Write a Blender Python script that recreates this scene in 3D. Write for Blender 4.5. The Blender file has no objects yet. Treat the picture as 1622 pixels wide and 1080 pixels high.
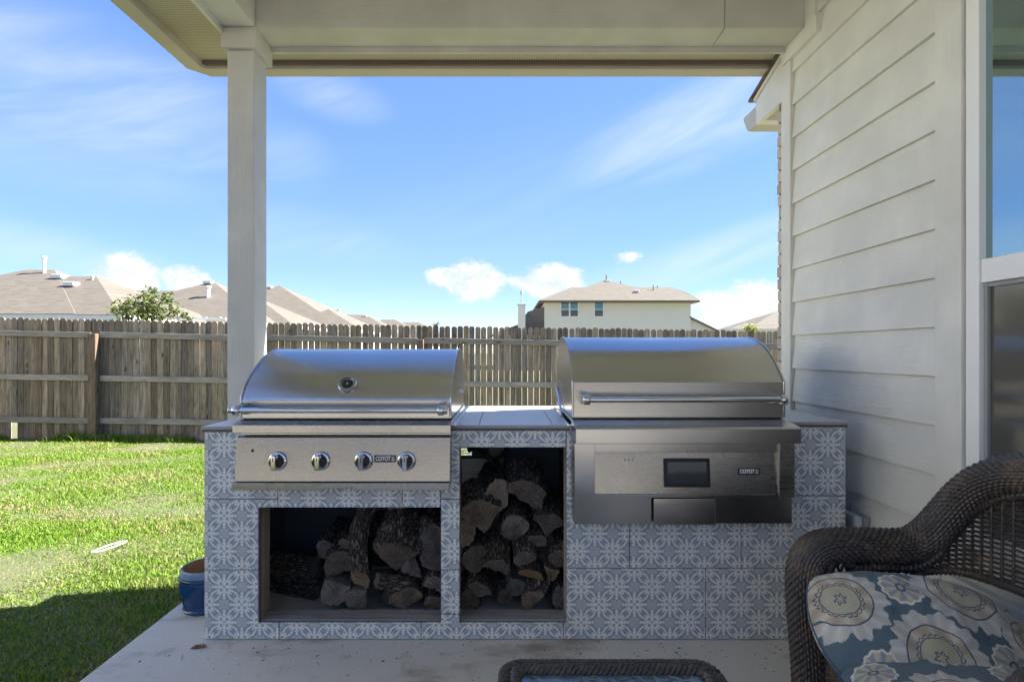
import bpy, bmesh, math, random
import numpy as np
from mathutils import Vector, Matrix
PI = math.pi
S = bpy.context.scene
C = S.collection
random.seed(7)
# ---------------------------------------------------------------- camera, sky, sun, exposure
CZ = 1.218            # eye height above the patio
F = 854.0             # focal length in photograph pixels
cd = bpy.data.cameras.new('camera'); cam = bpy.data.objects.new('camera', cd); C.objects.link(cam)
cam.location = (0, 0, CZ); cam.rotation_euler = (math.radians(90), 0, 0)
cd.sensor_width = 36; cd.lens = 36 * F / 1622; cd.shift_x = 9 / 1622; cd.shift_y = 17 / 1622
cd.clip_start = .05; cd.clip_end = 2000
S.camera = cam
SUN = Vector((1.15, .203, 1.0)).normalized()
SUN_EL = math.asin(SUN.z); SUN_AZ = math.atan2(SUN.x, SUN.y)
S.view_settings.view_transform = 'Standard'; S.view_settings.look = 'None'
S.view_settings.gamma = 1; S.view_settings.use_curve_mapping = False
S.view_settings.exposure = 3.55
SKY_STRENGTH = .05
sl = bpy.data.lights.new('sun', 'SUN'); sl.energy = 2.3; sl.angle = math.radians(.5); sl.color = (1, .955, .885)
so = bpy.data.objects.new('sun', sl); C.objects.link(so); so.location = (30, 6, 30)
so.rotation_euler = SUN.to_track_quat('Z', 'Y').to_euler()

# ---------------------------------------------------------------- node expressions
NT = [None]
def _node(t, **kw):
    n = NT[0].nodes.new(t)
    for k, v in kw.items(): setattr(n, k, v)
    return n
def _in(sock, v):
    if isinstance(v, E): NT[0].links.new(v.s, sock)
    elif v is not None: sock.default_value = v
class E:
    def __init__(s, sock): s.s = sock
    def __add__(a, b): return mth('ADD', a, b)
    __radd__ = __add__
    def __sub__(a, b): return mth('SUBTRACT', a, b)
    def __rsub__(a, b): return mth('SUBTRACT', b, a)
    def __mul__(a, b): return mth('MULTIPLY', a, b)
    __rmul__ = __mul__
    def __truediv__(a, b): return mth('DIVIDE', a, b)
    def __rtruediv__(a, b): return mth('DIVIDE', b, a)
    def __neg__(a): return mth('MULTIPLY', a, -1.0)
def mth(op, a, b=None, c=None):
    n = _node('ShaderNodeMath', operation=op)
    for i, v in enumerate((a, b, c)):
        if v is not None: _in(n.inputs[i], v)
    return E(n.outputs[0])
def emax(a, b): return mth('MAXIMUM', a, b)
def emin(a, b): return mth('MINIMUM', a, b)
def eabs(a): return mth('ABSOLUTE', a)
def sst(a, lo, hi, o0=0., o1=1.):
    n = _node('ShaderNodeMapRange', interpolation_type='SMOOTHSTEP')
    _in(n.inputs[0], a); _in(n.inputs[1], lo); _in(n.inputs[2], hi); _in(n.inputs[3], o0); _in(n.inputs[4], o1)
    return E(n.outputs[0])
def below(a, t, w=.01): return sst(a, t - w, t + w, 1., 0.)
def sep(v):
    n = _node('ShaderNodeSeparateXYZ'); _in(n.inputs[0], v); return [E(o) for o in n.outputs]
def comb(x, y, z):
    n = _node('ShaderNodeCombineXYZ')
    for i, v in enumerate((x, y, z)): _in(n.inputs[i], v)
    return E(n.outputs[0])
def coord(kind='Object'):
    return E(_node('ShaderNodeTexCoord').outputs[kind])
def noise(v, scale, detail=4, rough=.55, dist=0., col=False):
    n = _node('ShaderNodeTexNoise'); _in(n.inputs['Vector'], v)
    n.inputs['Scale'].default_value = scale; n.inputs['Detail'].default_value = detail
    n.inputs['Roughness'].default_value = rough; n.inputs['Distortion'].default_value = dist
    return E(n.outputs['Color' if col else 'Fac'])
def voro(v, scale, feature='F1', out='Distance'):
    n = _node('ShaderNodeTexVoronoi', feature=feature); _in(n.inputs['Vector'], v); n.inputs['Scale'].default_value = scale
    return E(n.outputs[out])
def scalev(v, s):
    n = _node('ShaderNodeVectorMath', operation='MULTIPLY'); _in(n.inputs[0], v); n.inputs[1].default_value = s
    return E(n.outputs[0])
def addv(v, w):
    n = _node('ShaderNodeVectorMath', operation='ADD'); _in(n.inputs[0], v); _in(n.inputs[1], w)
    return E(n.outputs[0])
def col(c):
    n = _node('ShaderNodeRGB'); n.outputs[0].default_value = (c[0], c[1], c[2], 1); return E(n.outputs[0])
def mix(f, a, b, mode='MIX'):
    n = _node('ShaderNodeMix', data_type='RGBA', blend_type=mode)
    _in(n.inputs[0], f)
    for i, v in ((6, a), (7, b)):
        if isinstance(v, E): _in(n.inputs[i], v)
        else: n.inputs[i].default_value = (v[0], v[1], v[2], 1)
    return E(n.outputs[2])
def ramp(f, stops):
    n = _node('ShaderNodeValToRGB'); _in(n.inputs[0], f)
    el = n.color_ramp.elements
    while len(el) < len(stops): el.new(.5)
    for e, (p, c) in zip(el, stops): e.position = p; e.color = (c[0], c[1], c[2], 1)
    return E(n.outputs[0])
def objrand(): return E(_node('ShaderNodeObjectInfo').outputs['Random'])
def islrand(): return E(_node('ShaderNodeNewGeometry').outputs['Random Per Island'])
def gpos(): return E(_node('ShaderNodeNewGeometry').outputs['Position'])
def bump(h, strength=.3, dist=.01, normal=None):
    n = _node('ShaderNodeBump'); n.inputs['Strength'].default_value = strength; n.inputs['Distance'].default_value = dist
    _in(n.inputs['Height'], h)
    if normal is not None: _in(n.inputs['Normal'], normal)
    return E(n.outputs[0])
def hsv(c, h=.5, s=1., v=1.):
    n = _node('ShaderNodeHueSaturation'); _in(n.inputs['Color'], c)
    _in(n.inputs['Hue'], h); _in(n.inputs['Saturation'], s); _in(n.inputs['Value'], v)
    return E(n.outputs[0])
class Mat:
    def __init__(s, name):
        s.m = bpy.data.materials.new(name); s.m.use_nodes = True; NT[0] = s.m.node_tree
        s.b = NT[0].nodes['Principled BSDF']
    def set(s, base=None, rough=None, metal=None, normal=None, spec=None, **kw):
        for nm, v in (('Base Color', base), ('Roughness', rough), ('Metallic', metal), ('Normal', normal), ('Specular IOR Level', spec)):
            if v is None: continue
            if isinstance(v, tuple): s.b.inputs[nm].default_value = (*v, 1)
            else: _in(s.b.inputs[nm], v)
        for k, v in kw.items(): _in(s.b.inputs[k.replace('_', ' ')], v)
        return s.m

# ---------------------------------------------------------------- world: Nishita sky with clouds
w = bpy.data.worlds.new('World'); S.world = w; w.use_nodes = True; NT[0] = w.node_tree
bg = NT[0].nodes['Background']
sky = _node('ShaderNodeTexSky', sky_type='NISHITA'); sky.sun_disc = False
sky.sun_elevation = SUN_EL; sky.sun_rotation = SUN_AZ
sky.altitude = 0; sky.air_density = .75; sky.dust_density = .0; sky.ozone_density = 2.2
dx, dy, dz = sep(coord('Generated'))
az = mth('ARCTAN2', dx, dy); el = mth('ARCSINE', dz)
def azel(px, py):
    a = math.atan((px - 802) / F); return a, math.atan((557 - py) / F * math.cos(a))
dirv = coord('Generated')
n1 = noise(scalev(dirv, (1, 1, 1.5)), 17, 6, .70)
def blob(lst, slant=0.):
    out = None
    for px, py, ww, hh, k in lst:
        a, e = azel(px, py)
        u = (az - a) * (F / ww); v = (el - e) * (F / hh)
        if slant: v = v + (az - a) * (slant * F / hh)
        d = mth('MULTIPLY_ADD', mth('MULTIPLY_ADD', u, u, v * v), -k, k)
        out = d if out is None else emax(out, d)
    return out
cum = blob(((715, 441, 46, 20, 1.), (750, 448, 60, 38, 1.), (868, 446, 72, 32, 1.), (205, 438, 48, 32, 1.), (290, 442, 36, 24, 1.),
            (1145, 484, 66, 30, .9), (1195, 476, 60, 40, .8), (992, 408, 30, 10, .38)))
# the same small cumulus goes on round the horizon outside the frame
nb = noise(scalev(dirv, (1, 1, 2.2)), 5, 2, .5)
om = sst(eabs(az), .8, 1.0)
outside = (sst(nb, .5, .66) * sst(eabs(el - .11), .02, .12, 1., 0.) - .35) * om - (1.0 - om) * 2.0
cum = emax(cum, outside)
dens = sst(emin(cum, .75) * .8 + (n1 - .5) * 1.5 * sst(cum, -.7, -.1), .04, .58)
shade = sst(n1, .38, .62)
# high thin cirrus, combed by the wind
cn2 = noise(comb(az * 2.6 - el * 3.6, el * 6.2 - az * 1.4, 3.), 1.7, 6, .6, .8)
cir = emax(blob(((120, 140, 280, 100, .75), (60, 235, 360, 60, .4), (40, 388, 190, 34, .6), (525, 150, 110, 40, .5), (455, 250, 90, 60, .4), (500, 375, 220, 60, .45)), .1),
           blob(((1140, 185, 300, 75, .75), (1150, 398, 320, 44, .6), (800, 330, 420, 120, .25)), -.25))
cir = sst(cir, 0., 1., 0., .95)
cir = emax(cir, sst(eabs(az), .85, 1.1, 0., .35))
cirf = emin(emax(cir, 0.) * sst(cn2, .25, .85, .10, .8), .42)
_sr = _node('ShaderNodeSeparateColor'); _in(_sr.inputs[0], E(sky.outputs[0]))
skyc = hsv(E(sky.outputs[0]), .503, 1.09, 1.27 / (1.0 + E(_sr.outputs[2]) * .36))
skyc = mix(1., skyc, (.99, .955, 1.03), 'MULTIPLY')
skyc = mix(cirf, skyc, (1.75, 1.9, 2.1))
cloudc = mix(shade, (1.52, 1.66, 1.86), (1.98, 2.0, 2.03))
skyc = mix(dens, skyc, cloudc)
_in(bg.inputs[0], skyc); bg.inputs[1].default_value = SKY_STRENGTH

# ---------------------------------------------------------------- mesh helpers
class MB:
    def __init__(s): s.v = []; s.f = []; s.mi = []; s.cur = 0
    def add(s, vs, fs):
        o = len(s.v); s.v += [tuple(p) for p in vs]; s.f += [tuple(i + o for i in f) for f in fs]; s.mi += [s.cur] * len(fs); return s
    def box(s, x0, x1, y0, y1, z0, z1):
        return s.add([(x0,y0,z0),(x1,y0,z0),(x1,y1,z0),(x0,y1,z0),(x0,y0,z1),(x1,y0,z1),(x1,y1,z1),(x0,y1,z1)],
                     [(0,3,2,1),(4,5,6,7),(0,1,5,4),(1,2,6,5),(2,3,7,6),(3,0,4,7)])
    def prism(s, poly, axis, a, b):
        n = len(poly)
        mk = {'x': lambda p, t: (t, p[0], p[1]), 'y': lambda p, t: (p[0], t, p[1]), 'z': lambda p, t: (p[0], p[1], t)}[axis]
        area = sum(poly[i][0]*poly[(i+1)%n][1] - poly[(i+1)%n][0]*poly[i][1] for i in range(n))
        if (area < 0) != (axis == 'y'): poly = poly[::-1]
        if a > b: a, b = b, a
        vs = [mk(p, a) for p in poly] + [mk(p, b) for p in poly]
        return s.add(vs, [tuple(range(n))[::-1], tuple(range(n, 2*n))] + [(i, (i+1)%n, n+(i+1)%n, n+i) for i in range(n)])
    def frame(s, d):
        d = Vector(d).normalized(); u = d.cross((0,0,1))
        if u.length < 1e-4: u = Vector((1,0,0))
        u.normalize(); return d, u, d.cross(u)
    def lathe(s, prof, c, d, n=24, cap=True):
        d, u, w = s.frame(d); c = Vector(c); vs = []; fs = []
        for r, h in prof:
            for i in range(n):
                t = 2*PI*i/n; vs.append(c + d*h + u*(r*math.cos(t)) + w*(r*math.sin(t)))
        for k in range(len(prof)-1):
            for i in range(n):
                j = (i+1)%n; fs.append((k*n+i, k*n+j, (k+1)*n+j, (k+1)*n+i))
        if cap: fs.append(tuple(range(n))[::-1]); fs.append(tuple((len(prof)-1)*n+i for i in range(n)))
        return s.add(vs, fs)
    def cyl(s, p0, p1, r0, r1=None, n=12):
        p0 = Vector(p0); p1 = Vector(p1); L = (p1-p0).length
        return s.lathe([(r0, 0), (r0 if r1 is None else r1, L)], p0, p1-p0, n)
    def tube(s, pts, r, n=8, closed=False, squash=1.0, func=None, cap=True):
        pts = [Vector(p) for p in pts]; m = len(pts); vs = []; fs = []
        u = None
        arc = 0
        for k in range(m):
            a = pts[k-1] if (k or closed) else pts[0]; b = pts[(k+1)%m] if (k < m-1 or closed) else pts[-1]
            t = (b-a).normalized()
            if u is None:
                u = t.cross((0,0,1))
                if u.length < 1e-3: u = t.cross((0,1,0))
            u = (u - t*u.dot(t)).normalized(); w = t.cross(u)
            if k: arc += (pts[k]-pts[k-1]).length
            rr = r[k] if hasattr(r, '__len__') else r
            for i in range(n):
                th = 2*PI*i/n; q = rr if func is None else rr + func(arc, th)
                vs.append(pts[k] + u*(q*math.cos(th)) + w*(q*squash*math.sin(th)))
        for k in range(m if closed else m-1):
            for i in range(n):
                j = (i+1)%n; k2 = (k+1)%m
                fs.append((k*n+i, k*n+j, k2*n+j, k2*n+i))
        if cap and not closed: fs += [tuple(range(n))[::-1], tuple((m-1)*n+i for i in range(n))]
        return s.add(vs, fs)
    def grid(s, P):   # P[i][j] points
        a = len(P); b = len(P[0])
        return s.add([p for r in P for p in r], [(i*b+j, i*b+j+1, (i+1)*b+j+1, (i+1)*b+j) for i in range(a-1) for j in range(b-1)])
    def build(s, name, mat, parent=None, smooth=None, bevel=None, loc=None, seg=2):
        me = bpy.data.meshes.new(name)
        vs = s.v if loc is None else [(p[0]-loc[0], p[1]-loc[1], p[2]-loc[2]) for p in s.v]
        me.from_pydata(vs, [], s.f)
        for m in (mat if isinstance(mat, (list, tuple)) else [mat]): me.materials.append(m)
        if any(s.mi): me.polygons.foreach_set('material_index', s.mi)
        if smooth is not None:
            me.shade_smooth()
            if smooth < 180: me.set_sharp_from_angle(angle=math.radians(smooth))
        me.update()
        o = bpy.data.objects.new(name, me); C.objects.link(o)
        if loc is not None: o.location = loc
        if parent is not None: o.parent = parent; o.matrix_parent_inverse = parent.matrix_world.inverted() if False else Matrix.Translation(-Vector(parent.location))
        if bevel:
            b = o.modifiers.new('edge', 'BEVEL'); b.width = bevel; b.segments = seg; b.limit_method = 'ANGLE'; b.angle_limit = math.radians(40)
            if smooth is None:
                me.shade_smooth(); me.set_sharp_from_angle(angle=math.radians(30)); b.harden_normals = True
        return o
def tag(o, label=None, cat=None, group=None, kind=None):
    for k, v in (('label', label), ('category', cat), ('group', group), ('kind', kind)):
        if v: o[k] = v
    return o
def thing(name, label, cat, loc=(0,0,0), group=None):
    o = bpy.data.objects.new(name, None); C.objects.link(o); o.location = loc; o.empty_display_size = .1
    return tag(o, label, cat, group)
def part(o, parent):
    o.parent = parent; o.matrix_parent_inverse = Matrix.Translation(-Vector(parent.location)); return o
def dup(o, loc, parent):
    c = o.copy(); C.objects.link(c); c.location = loc; c.parent = parent
    c.matrix_parent_inverse = Matrix.Translation(-Vector(parent.location)); return c
def P(px, py, Y): return Vector(((px-802)*Y/F, Y, CZ-(py-557)*Y/F))
def BX(name, m, parent, x0, x1, y0, y1, z0, z1, bevel=None):
    return MB().box(x0, x1, y0, y1, z0, z1).build(name, m, parent, bevel=bevel)
def spline(pts, n):
    pts = [Vector(p) for p in pts]; out = []
    for i in range(len(pts)-1):
        p0 = pts[max(i-1,0)]; p1 = pts[i]; p2 = pts[i+1]; p3 = pts[min(i+2,len(pts)-1)]
        for k in range(n):
            t = k/n
            out.append(.5*((2*p1)+(p2-p0)*t+(2*p0-5*p1+4*p2-p3)*t*t+(3*p1-p0-3*p2+p3)*t**3))
    return out + [pts[-1]]
def resample(pts, step):
    pts = [Vector(p) for p in pts]; d = [0]
    for a, b in zip(pts, pts[1:]): d.append(d[-1]+(b-a).length)
    n = max(2, int(d[-1]/step)); out = []; k = 0
    for i in range(n+1):
        t = d[-1]*i/n
        while k < len(d)-2 and d[k+1] < t: k += 1
        f = (t-d[k])/max(1e-9, d[k+1]-d[k]); out.append(pts[k].lerp(pts[k+1], min(1,f)))
    return out
# ---------------------------------------------------------------- materials
def m_paint(name, c, axis='y', grain=.5, rough=.55):
    M = Mat(name); p = coord()
    sc = {'y': (12, 1.6, 42), 'x': (1.6, 12, 42), 'z': (40, 40, 2.0)}[axis]
    g = noise(scalev(p, sc), 2.2, 5, .62, 1.1)
    d = noise(p, 3.5, 4); d2 = noise(p, 60, 2)
    b = mix(sst(d, .35, .7), tuple(v*.87 for v in c), c)
    b = mix(sst(d2, .70, .78) * .25, b, tuple(v*.55 for v in c))
    return M.set(b, rough, normal=bump(g, grain, .004))
PAINT = (.73, .715, .655)
paint_y = m_paint('house paint on lap board', PAINT, 'y')
paint_x = m_paint('house paint on beam', PAINT, 'x')
paint_z = m_paint('house paint on upright trim', PAINT, 'z', .6)
shaded_x = m_paint('shade-darkened house paint on beam', (.60, .58, .515), 'x')  # same house paint, with the beam's shade put into the colour
shaded_z = m_paint('shade-darkened house paint on post', (.60, .585, .53), 'z', .6)  # same house paint, darkened to paint in the shade on the post
paint_flat = m_paint('house paint flat', PAINT, 'y', .15)
def m_plain(name, c, rough=.5, metal=0, var=.12, vs=8., bs=0.):
    M = Mat(name); p = coord(); n = noise(p, vs, 5)
    b = mix(n, tuple(v*(1-var) for v in c), tuple(min(1, v*(1+var)) for v in c))
    nr = bump(noise(p, vs*9, 3), bs, .003) if bs else None
    return M.set(b, rough, metal, normal=nr)
white_vinyl = m_plain('white vinyl', (.8, .8, .79), .35, var=.03)
gutter_m = m_plain('painted aluminium gutter', (.50, .46, .37), .42, var=.08, vs=5)
dark_gap = m_plain('dark void', (.015, .015, .016), .9)
# perforated soffit
M = Mat('perforated soffit'); p = coord(); x, y, z = sep(p)
fx = eabs(mth('FRACT', x / .014) - .5); fy = eabs(mth('FRACT', y / .014) - .5)
hole = below(mth('SQRT', fx*fx + fy*fy), .24, .05)
strip = noise(p, 3, 3)
soffit_m = M.set(mix(hole * .85, mix(strip, (.50, .45, .33), (.58, .52, .40)), (.06, .05, .035)), .6)
# concrete
M = Mat('patio concrete'); p = coord(); x, y, z = sep(p)
a = noise(p, 1.3, 6, .6, .1); b_ = noise(p, 9, 5, .6); c_ = noise(p, 120, 3, .6); st = noise(scalev(p, (1.6, 3.2, 1)), 1.1, 5, .62, .15)
base = mix(a, (.58, .54, .475), (.74, .695, .625))
base = mix(sst(st, .52, .70) * .8, base, (.27, .20, .13))
base = mix(sst(b_, .56, .72) * .5, base, (.33, .29, .24))
base = mix(sst(voro(addv(p, scalev(noise(p, 20, 2, col=True), (.03, .03, .03))), 16), .02, .05, .5, 0.), base, (.10, .09, .075))
base = mix(sst(c_, .3, .75, .22, 0.), base, (.22, .21, .20))
concrete = M.set(base, sst(a, .3, .7, .72, .9), normal=bump(c_ * .6 + b_ * .5 + noise(scalev(p, (3, 60, 3)), 3, 3) * .3, .35, .004))
# stainless steel, brushed along x
def m_steel(name, c=(.53, .525, .515), r0=.16, r1=.32, smudge=.5, streak=(3, 420, 420)):
    M = Mat(name); p = coord()
    s_ = noise(scalev(p, streak), 3, 4, .7); sm = noise(p, 6, 5, .65, .4); sp = noise(scalev(p, (9, 9, 2)), 4, 5, .7)
    rg = r0 + (r1 - r0) * (s_ * .5 + .25) + sst(sm, .5, .75, 0., .04 * smudge)
    b = col(c)
    b = mix(sst(sp, .58, .82, 0., .08 * smudge), b, (.34, .29, .22))
    return M.set(b, rg, 1.0, Anisotropic=.5)
steel = m_steel('brushed stainless steel')
steel_panel = m_steel('brushed stainless control panel', (.44, .43, .41), .20, .34, .9)
steel_dark = m_steel('brushed stainless steel grey', (.50, .495, .485), .17, .32, .6)
chrome = m_steel('polished stainless', (.66, .66, .66), .06, .12, .3)
black_metal = m_plain('black enamel', (.02, .02, .022), .35)
badge_black = m_plain('black badge', (.008, .008, .010), .45)
badge_white = m_plain('badge lettering', (.9, .9, .9), .4, var=.02)
M = Mat('touch screen glass'); screen_m = M.set((.05, .06, .065), .06, spec=.9)
gauge_blue = m_plain('gauge glass', (.02, .03, .06), .08)
# patterned cement-look tile: light tracery on slate blue, drawn by folding the plane about the motif centres
def m_tile(name, blue, grey, light):
    M = Mat(name); p = coord(); x, y, z = sep(p)
    u = x / .15; v = z / .15
    a = u + v; b = u - v
    a = eabs(a - mth('ROUND', a)); b = eabs(b - mth('ROUND', b))
    A = emax(a, b); B = emin(a, b); pp = (A + B) * .5; q = (A - B) * .5
    w_ = .007
    def ell(ca, cb, ra, rb, X_=A, Y_=B):
        s_ = (X_ - ca) / ra; t_ = (Y_ - cb) / rb
        return below(mth('SQRT', s_*s_ + t_*t_), 1., .12)
    box_ = lambda cp, cq, hp, hq: below(emax(eabs(pp - cp) / hp, eabs(q - cq) / hq), 1., .1)
    ring = below(eabs(emax(pp, q) - .146), .024, w_)                  # square frame of the knot
    disc = ell(.078, .0, .062, .050, pp, q)                          # four light petals on the axes
    L = emax(ring, disc)
    L = L * (1. - below(eabs(pp - q), .013, .006) * below(pp, .085, .01))
    arm = below(emax(eabs(pp - .25) / .10, q / .024), 1., .12)
    arrow = below(eabs(pp - .225) * .8 + q, .058, .008)
    arrow2 = below(eabs(pp - .318) * .8 + q, .047, .008)
    L = emax(L, emax(arm, emax(arrow, arrow2)))
    lc = (A - .25) * .26 + .088                                      # leaves either side of the diagonals
    leaf = below(eabs(B - lc) - (A - .25) * .05, .026, .007) * sst(A, .235, .25)
    curl = ell(.365, .0, .044, .044); hook = ell(.30, .055, .026, .036)
    L = emax(L, emax(leaf, emax(curl, hook)))
    ux = .5 - A; vx = .5 - B                                         # grey quatrefoil
    du = (ux + vx) * .5; dv = eabs(ux - vx) * .5
    fl = emax(ell(.072, .072, .066, .066, du, dv), below(emax(du, dv), .08, w_))
    flb = emax(ell(.060, .060, .020, .020, du, dv), below(eabs(du - dv), .008, .005) * below(du, .05, .01))
    wear = noise(p, 45, 4, .7); dirt = noise(p, 2.2, 5, .6)
    c = mix(fl, blue, grey); c = mix(flb, c, tuple(.35*g+.65*k for g, k in zip(grey, blue)))
    c = mix(L * sst(wear, .2, .42, .8, 1.), c, light)
    c = mix(sst(dirt, .5, .8) * .25, c, (.30, .28, .25))
    return M.set(c, sst(wear, .3, .7, .38, .55), normal=bump(L * .4 + wear * .3, .12, .002))
tile_m = m_tile('patterned blue tile', (.29, .345, .385), (.49, .485, .485), (.72, .705, .655))
grout = m_plain('grout', (.13, .115, .10), .9)
M = Mat('counter tile'); p = coord(); n = noise(scalev(p, (2, 9, 1)), 3, 6, .65, 1.)
counter_m = M.set(mix(n, (.52, .50, .49), (.70, .69, .68)), sst(n, .3, .7, .28, .45), normal=bump(n, .1, .002))
edge_trim = m_plain('counter edge trim', (.30, .30, .32), .45, .1)
# timber
def m_wood(name, c0, c1, axis, knots=True, rough=.8, rnd=.35, sc=1.):
    M = Mat(name); p = coord(); r = objrand()
    st = {'x': (1, 14, 14), 'y': (14, 1, 14), 'z': (14, 14, 1)}[axis]
    q = addv(scalev(p, st), comb(r * 40., r * 17., r * 29.))
    g = noise(q, 3.2*sc, 6, .65, .8); g2 = noise(q, 11*sc, 4, .7)
    b = mix(sst(g * .7 + g2 * .3, .3, .68), c0, c1)
    if knots:
        k = voro(addv(scalev(p, {'x': (2.2, 7, 7), 'y': (7, 2.2, 7), 'z': (7, 7, 2.2)}[axis]), comb(r*31., r*11., r*7.)), 1.1)
        b = mix(sst(k, .07, .13, .85, 0.), b, tuple(v*.25 for v in c0))
    b = hsv(b, .5, sst(r, 0., 1., 1.-rnd*.6, 1.+rnd*.3), sst(mth('FRACT', r*7.31), 0., 1., 1.-rnd, 1.+rnd*.8))
    st2 = noise(addv(p, comb(r*9., 0., 0.)), 1.6, 4)
    b = mix(sst(st2, .5, .75) * .45, b, tuple(v*.5 for v in c0))
    return M.set(b, rough, normal=bump(g*.6+g2*.5, .5, .006))
picket_m = m_wood('weathered cedar picket', (.070, .053, .038), (.335, .262, .19), 'z', rnd=.42)
rail_m = m_wood('weathered fence rail', (.16, .145, .12), (.36, .32, .275), 'x', rnd=.2)
post_m = m_wood('weathered fence post', (.06, .045, .032), (.28, .20, .135), 'z', rnd=.2)
ply_m = m_wood('bare framing timber', (.26, .20, .14), (.46, .37, .27), 'z', rnd=.15, sc=.8)
board_m = m_wood('greyed niche board', (.22, .20, .185), (.42, .39, .37), 'x', rnd=.1, sc=.8)
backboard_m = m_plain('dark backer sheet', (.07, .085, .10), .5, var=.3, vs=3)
firebox_m = m_plain('dark firebox', (.05, .05, .05), .7, .3)
# firewood
M = Mat('bark'); p = coord(); r = objrand()
q = addv(p, comb(r*5., r*9., r*3.))
qw = addv(q, scalev(noise(q, 30, 3, .6, col=True), (.03, .05, .03)))
v1 = voro(scalev(qw, (1, .24, 1)), 75, 'DISTANCE_TO_EDGE'); n = noise(scalev(q, (1, .4, 1)), 60, 6, .75); n2 = noise(q, 9, 4)
b = mix(sst(v1, .0, .35), (.028, .022, .017), (.24, .19, .14)); b = mix(sst(n, .54, .74), b, (.34, .285, .225)); b = mix(sst(n2, .55, .7)*.4, b, (.11, .075, .045))
bark_m = M.set(b, .95, normal=bump(sst(v1, 0., .3)*.7 + n*.8, 1., .012))
def m_endgrain(name, c0, c1, soot=.5):
    M = Mat(name); p = coord(); r = objrand(); x, y, z = sep(p)
    d = mth('SQRT', x*x + z*z) + noise(p, 30, 3)*.016
    ring = mth('SINE', d * 520.) * .5 + .5
    an = mth('ARCTAN2', x, z); crack = noise(comb(an*7., d*6., r*9.), 3., 3, .6)
    n = noise(addv(scalev(p, (1, .3, 1)), comb(r*7., r*3., 0.)), 42, 6, .72)
    b = mix(n, c0, c1); b = mix(ring*.22, b, tuple(v*.55 for v in c0)); b = mix(sst(crack, .58, .66)*.85, b, (.02, .018, .015))
    b = mix(sst(noise(addv(p, comb(0., r*9., r*4.)), 17, 5, .65), .44, .66) * soot, b, (.045, .043, .045))
    b = hsv(b, .5, sst(r, 0., 1., .6, 1.25), sst(mth('FRACT', r*5.7), 0., 1., .7, 1.3))
    return M.set(b, .9, normal=bump(n*.9+ring*.2+crack*.6, .9, .012))
endgrain = m_endgrain('weathered end grain', (.10, .078, .06), (.30, .232, .172), .6)
endgrain_tan = m_endgrain('fresh tan end grain', (.21, .14, .08), (.42, .29, .18), .18)
splitwood = m_endgrain('split wood face', (.085, .064, .046), (.29, .21, .145), .45)
# roofing, far walls
M = Mat('roof shingles'); p = gpos(); x, y, z = sep(p)
row = mth('FLOOR', z / .07)
cell = noise(comb(mth('FLOOR', (x + y * .3) / .32 + row * .37), row, 0.), 5.7, 0, .5)
n = noise(p, .8, 4); n2 = noise(p, 14, 3, .6)
fr = mth('FRACT', z / .07)
b = mix(cell, (.062, .054, .043), (.150, .130, .105)); b = mix(n * .4, b, (.095, .083, .066)); b = mix(n2*.4, b, (.17, .15, .122))
b = mix(below(fr, .2, .06) * .7, b, (.05, .042, .035))
shingle = M.set(b, .92, normal=bump(fr * .5 + cell * .4, .5, .03))
M = Mat('far lap siding'); p = gpos(); x, y, z = sep(p); fr = mth('FRACT', z / .18)
far_wall = M.set(mix(below(fr, .1, .05) * .4, (.68, .64, .54), (.46, .43, .36)), .8)
bounce_wall_m = m_plain('added bounce house wall', (.60, .61, .605), .8, var=.06)  # pale wall of the unseen house added for bounce light
far_trim = m_plain('far trim', (.16, .125, .10), .7)
far_white = m_plain('far white trim', (.75, .75, .73), .6)
M = Mat('far window glass'); far_glass = M.set((.10, .20, .20), .06, .45)
far_screen = m_plain('far insect screen', (.09, .10, .10), .5)
pipe_m = m_plain('vent pipe grey', (.42, .40, .38), .5)
# brick
M = Mat('tan brick'); p = coord(); r = objrand(); n = noise(addv(p, comb(r*9., 0., 0.)), 40, 5, .65)
b = mix(n, (.36, .29, .23), (.60, .52, .44)); b = hsv(b, .5, 1., sst(r, 0., 1., .8, 1.15))
brick_m = M.set(b, .9, normal=bump(n, .6, .006))
# lawn
M = Mat('lawn soil'); p = gpos(); n = noise(p, 1.7, 5, .6); n2 = noise(p, 40, 4, .7)
b = mix(n2, (.08, .07, .045), (.17, .15, .10)); b = mix(sst(n, .28, .5), b, mix(n2, (.06, .066, .03), (.13, .135, .062)))
soil = M.set(b, .95, normal=bump(n2, .6, .02))
M = Mat('grass blade'); p = gpos(); r = islrand()
pn = noise(scalev(p, (1, 1.3, 0)), 1.15, 5, .62, .5); pn2 = noise(scalev(p, (1, 1, 0)), 6.5, 3, .6)
dry = sst(pn * .65 + pn2 * .35 + (r - .5) * .22, .49, .64)
g = mix(r, (.080, .165, .012), (.185, .31, .028)); g = mix(sst(mth('FRACT', r*9.7), .6, 1.)*.6, g, (.24, .36, .05))
b = mix(dry * .8, g, mix(mth('FRACT', r*3.3), (.27, .22, .09), (.45, .38, .19)))
gm = M.set(b, .55, spec=.25)
tr = _node('ShaderNodeBsdfTranslucent'); _in(tr.inputs[0], b); ms = _node('ShaderNodeMixShader'); ms.inputs[0].default_value = .38
NT[0].links.new(M.b.outputs[0], ms.inputs[1]); NT[0].links.new(tr.outputs[0], ms.inputs[2]); NT[0].links.new(ms.outputs[0], NT[0].nodes['Material Output'].inputs[0])
grass_m = gm
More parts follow.
